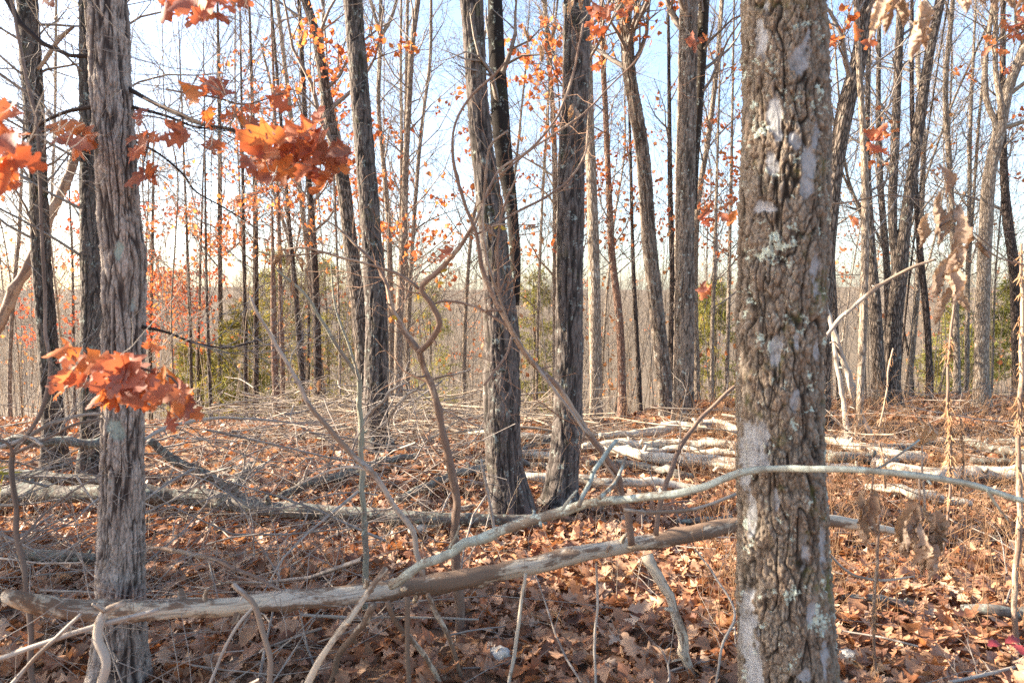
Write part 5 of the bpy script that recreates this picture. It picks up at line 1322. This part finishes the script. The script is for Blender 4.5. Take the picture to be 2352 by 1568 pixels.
def stalk(label, pts, d, dens, seed, fl=.5):
    g_ = np.random.default_rng(seed)
    q = [(x, y, w_, d) for x, y, w_ in pts]
    rt = sticks("weed_stalk", [q], 'stem', label, "weed stalk", "tall dried weed stalks", partname="stem")
    C = np.array([P(x, y, d) for x, y, _ in pts])
    seg = np.r_[0, np.cumsum(np.linalg.norm(np.diff(C, axis=0), axis=1))]
    t = g_.random(dens * 2) * seg[-1]
    keep = fbm(np.stack([t * 14, 0 * t + seed, 0 * t], -1), 3, seed) + .35 * g_.normal(size=len(t)) > 0
    t = np.resize(t[keep], dens)
    c = np.stack([np.interp(t, seg, C[:, i]) for i in range(3)], -1)
    dr = norm(np.stack([g_.normal(size=dens), g_.normal(size=dens), -.9 + .9 * g_.normal(size=dens)], -1))
    ln = fl * (.02 + .085 * g_.random(dens) ** 2) * (1 + .5 * fbm(np.stack([t * 9, 0 * t, 0 * t + seed], -1), 2, 5))
    pt = np.stack([c, c + dr * ln[:, None] * .5, c + dr * ln[:, None] + np.array([0, 0, -1]) * (ln * .5)[:, None]], 1)
    b = B()
    V, Fq = tubes(pt, np.array([[.0012, .0028, .0010]]) * np.ones((dens, 1)), 4)
    b.add(V, [Fq])
    b.build("seed_head", M['weed'], rt, kind="stuff")
stalk("tall fuzzy orange weed stalk before the bent slim trunk", [(2165, 1270, 6), (2180, 1150, 6), (2182, 1000, 6), (2176, 850, 6), (2186, 740, 6), (2192, 690, 4)], 3.4, 420, 1, .42)
stalk("shaggy rust-brown weed stalk at the long sunlit log's outer end", [(2345, 1590, 12), (2332, 1370, 12), (2342, 1200, 12), (2336, 1050, 11), (2345, 880, 9), (2346, 560, 6)], 2.9, 420, 2, .36)
stalk("thin orange weed stalk beside the pair of withered leaves", [(2012, 1600, 6), (2008, 1400, 7), (2014, 1270, 7), (2018, 1180, 5)], 2.6, 130, 3, .35)
stalk("drooping fern-like seed stalk before the V-forked trunk", [(2020, 980, 4), (2036, 900, 4), (2044, 830, 4), (2052, 800, 3)], 5.5, 60, 4)
stalk("short dry seed head poking up by the sunlit thick log", [(2205, 1140, 4), (2212, 1040, 4), (2206, 960, 3)], 4.6, 130, 5)
stalk("thin rusty stalk standing behind the pair of withered leaves", [(2032, 1120, 5), (2030, 1060, 5), (2020, 1015, 3)], 4.2, 70, 6)

def rock(x, y, w_, h_, label, seed):
    d = auto_d(x, y + h_ * .4)
    c = P(x, y, d)
    g_ = np.random.default_rng(seed)
    n, m = 22, 30
    th = np.linspace(0, math.pi, n)[:, None]
    ph = (np.arange(m) * 2 * math.pi / m)[None]
    D = np.stack([np.sin(th) * np.cos(ph), np.sin(th) * np.sin(ph), np.cos(th) + 0 * ph], -1)
    r = 1 + .22 * fbm(D * 1.4 + seed * 7, 4, seed) - .12 * np.abs(fbm(D * 3 + seed, 2, seed + 3))
    s = scale_at(y, d)
    V = D * r[..., None] * np.array([w_ / 2 * s, w_ / 2.4 * s, h_ / 1.7 * s]) + c - np.array([0, 0, h_ * .28 * s])
    i = np.arange(n * m).reshape(n, m)
    nx = np.roll(i, -1, 1)
    o = B().add(V, [np.stack([i[:-1], i[1:], nx[1:], nx[:-1]], -1).reshape(-1, 4)]).build("rock", M['rock'], origin=c)
    tag(o, label, "rock", "pale rocks showing through the leaves")
rock(1152, 1500, 78, 44, "pale rock in the leaves below the middle of the debarked log", 1)
rock(1950, 1503, 66, 36, "white rock in the leaves at the plated trunk's base", 2)
rock(1622, 1272, 44, 22, "small white rock behind the debarked log near the plated trunk", 3)
rock(150, 1256, 24, 20, "little white rock behind the short grey log", 4)
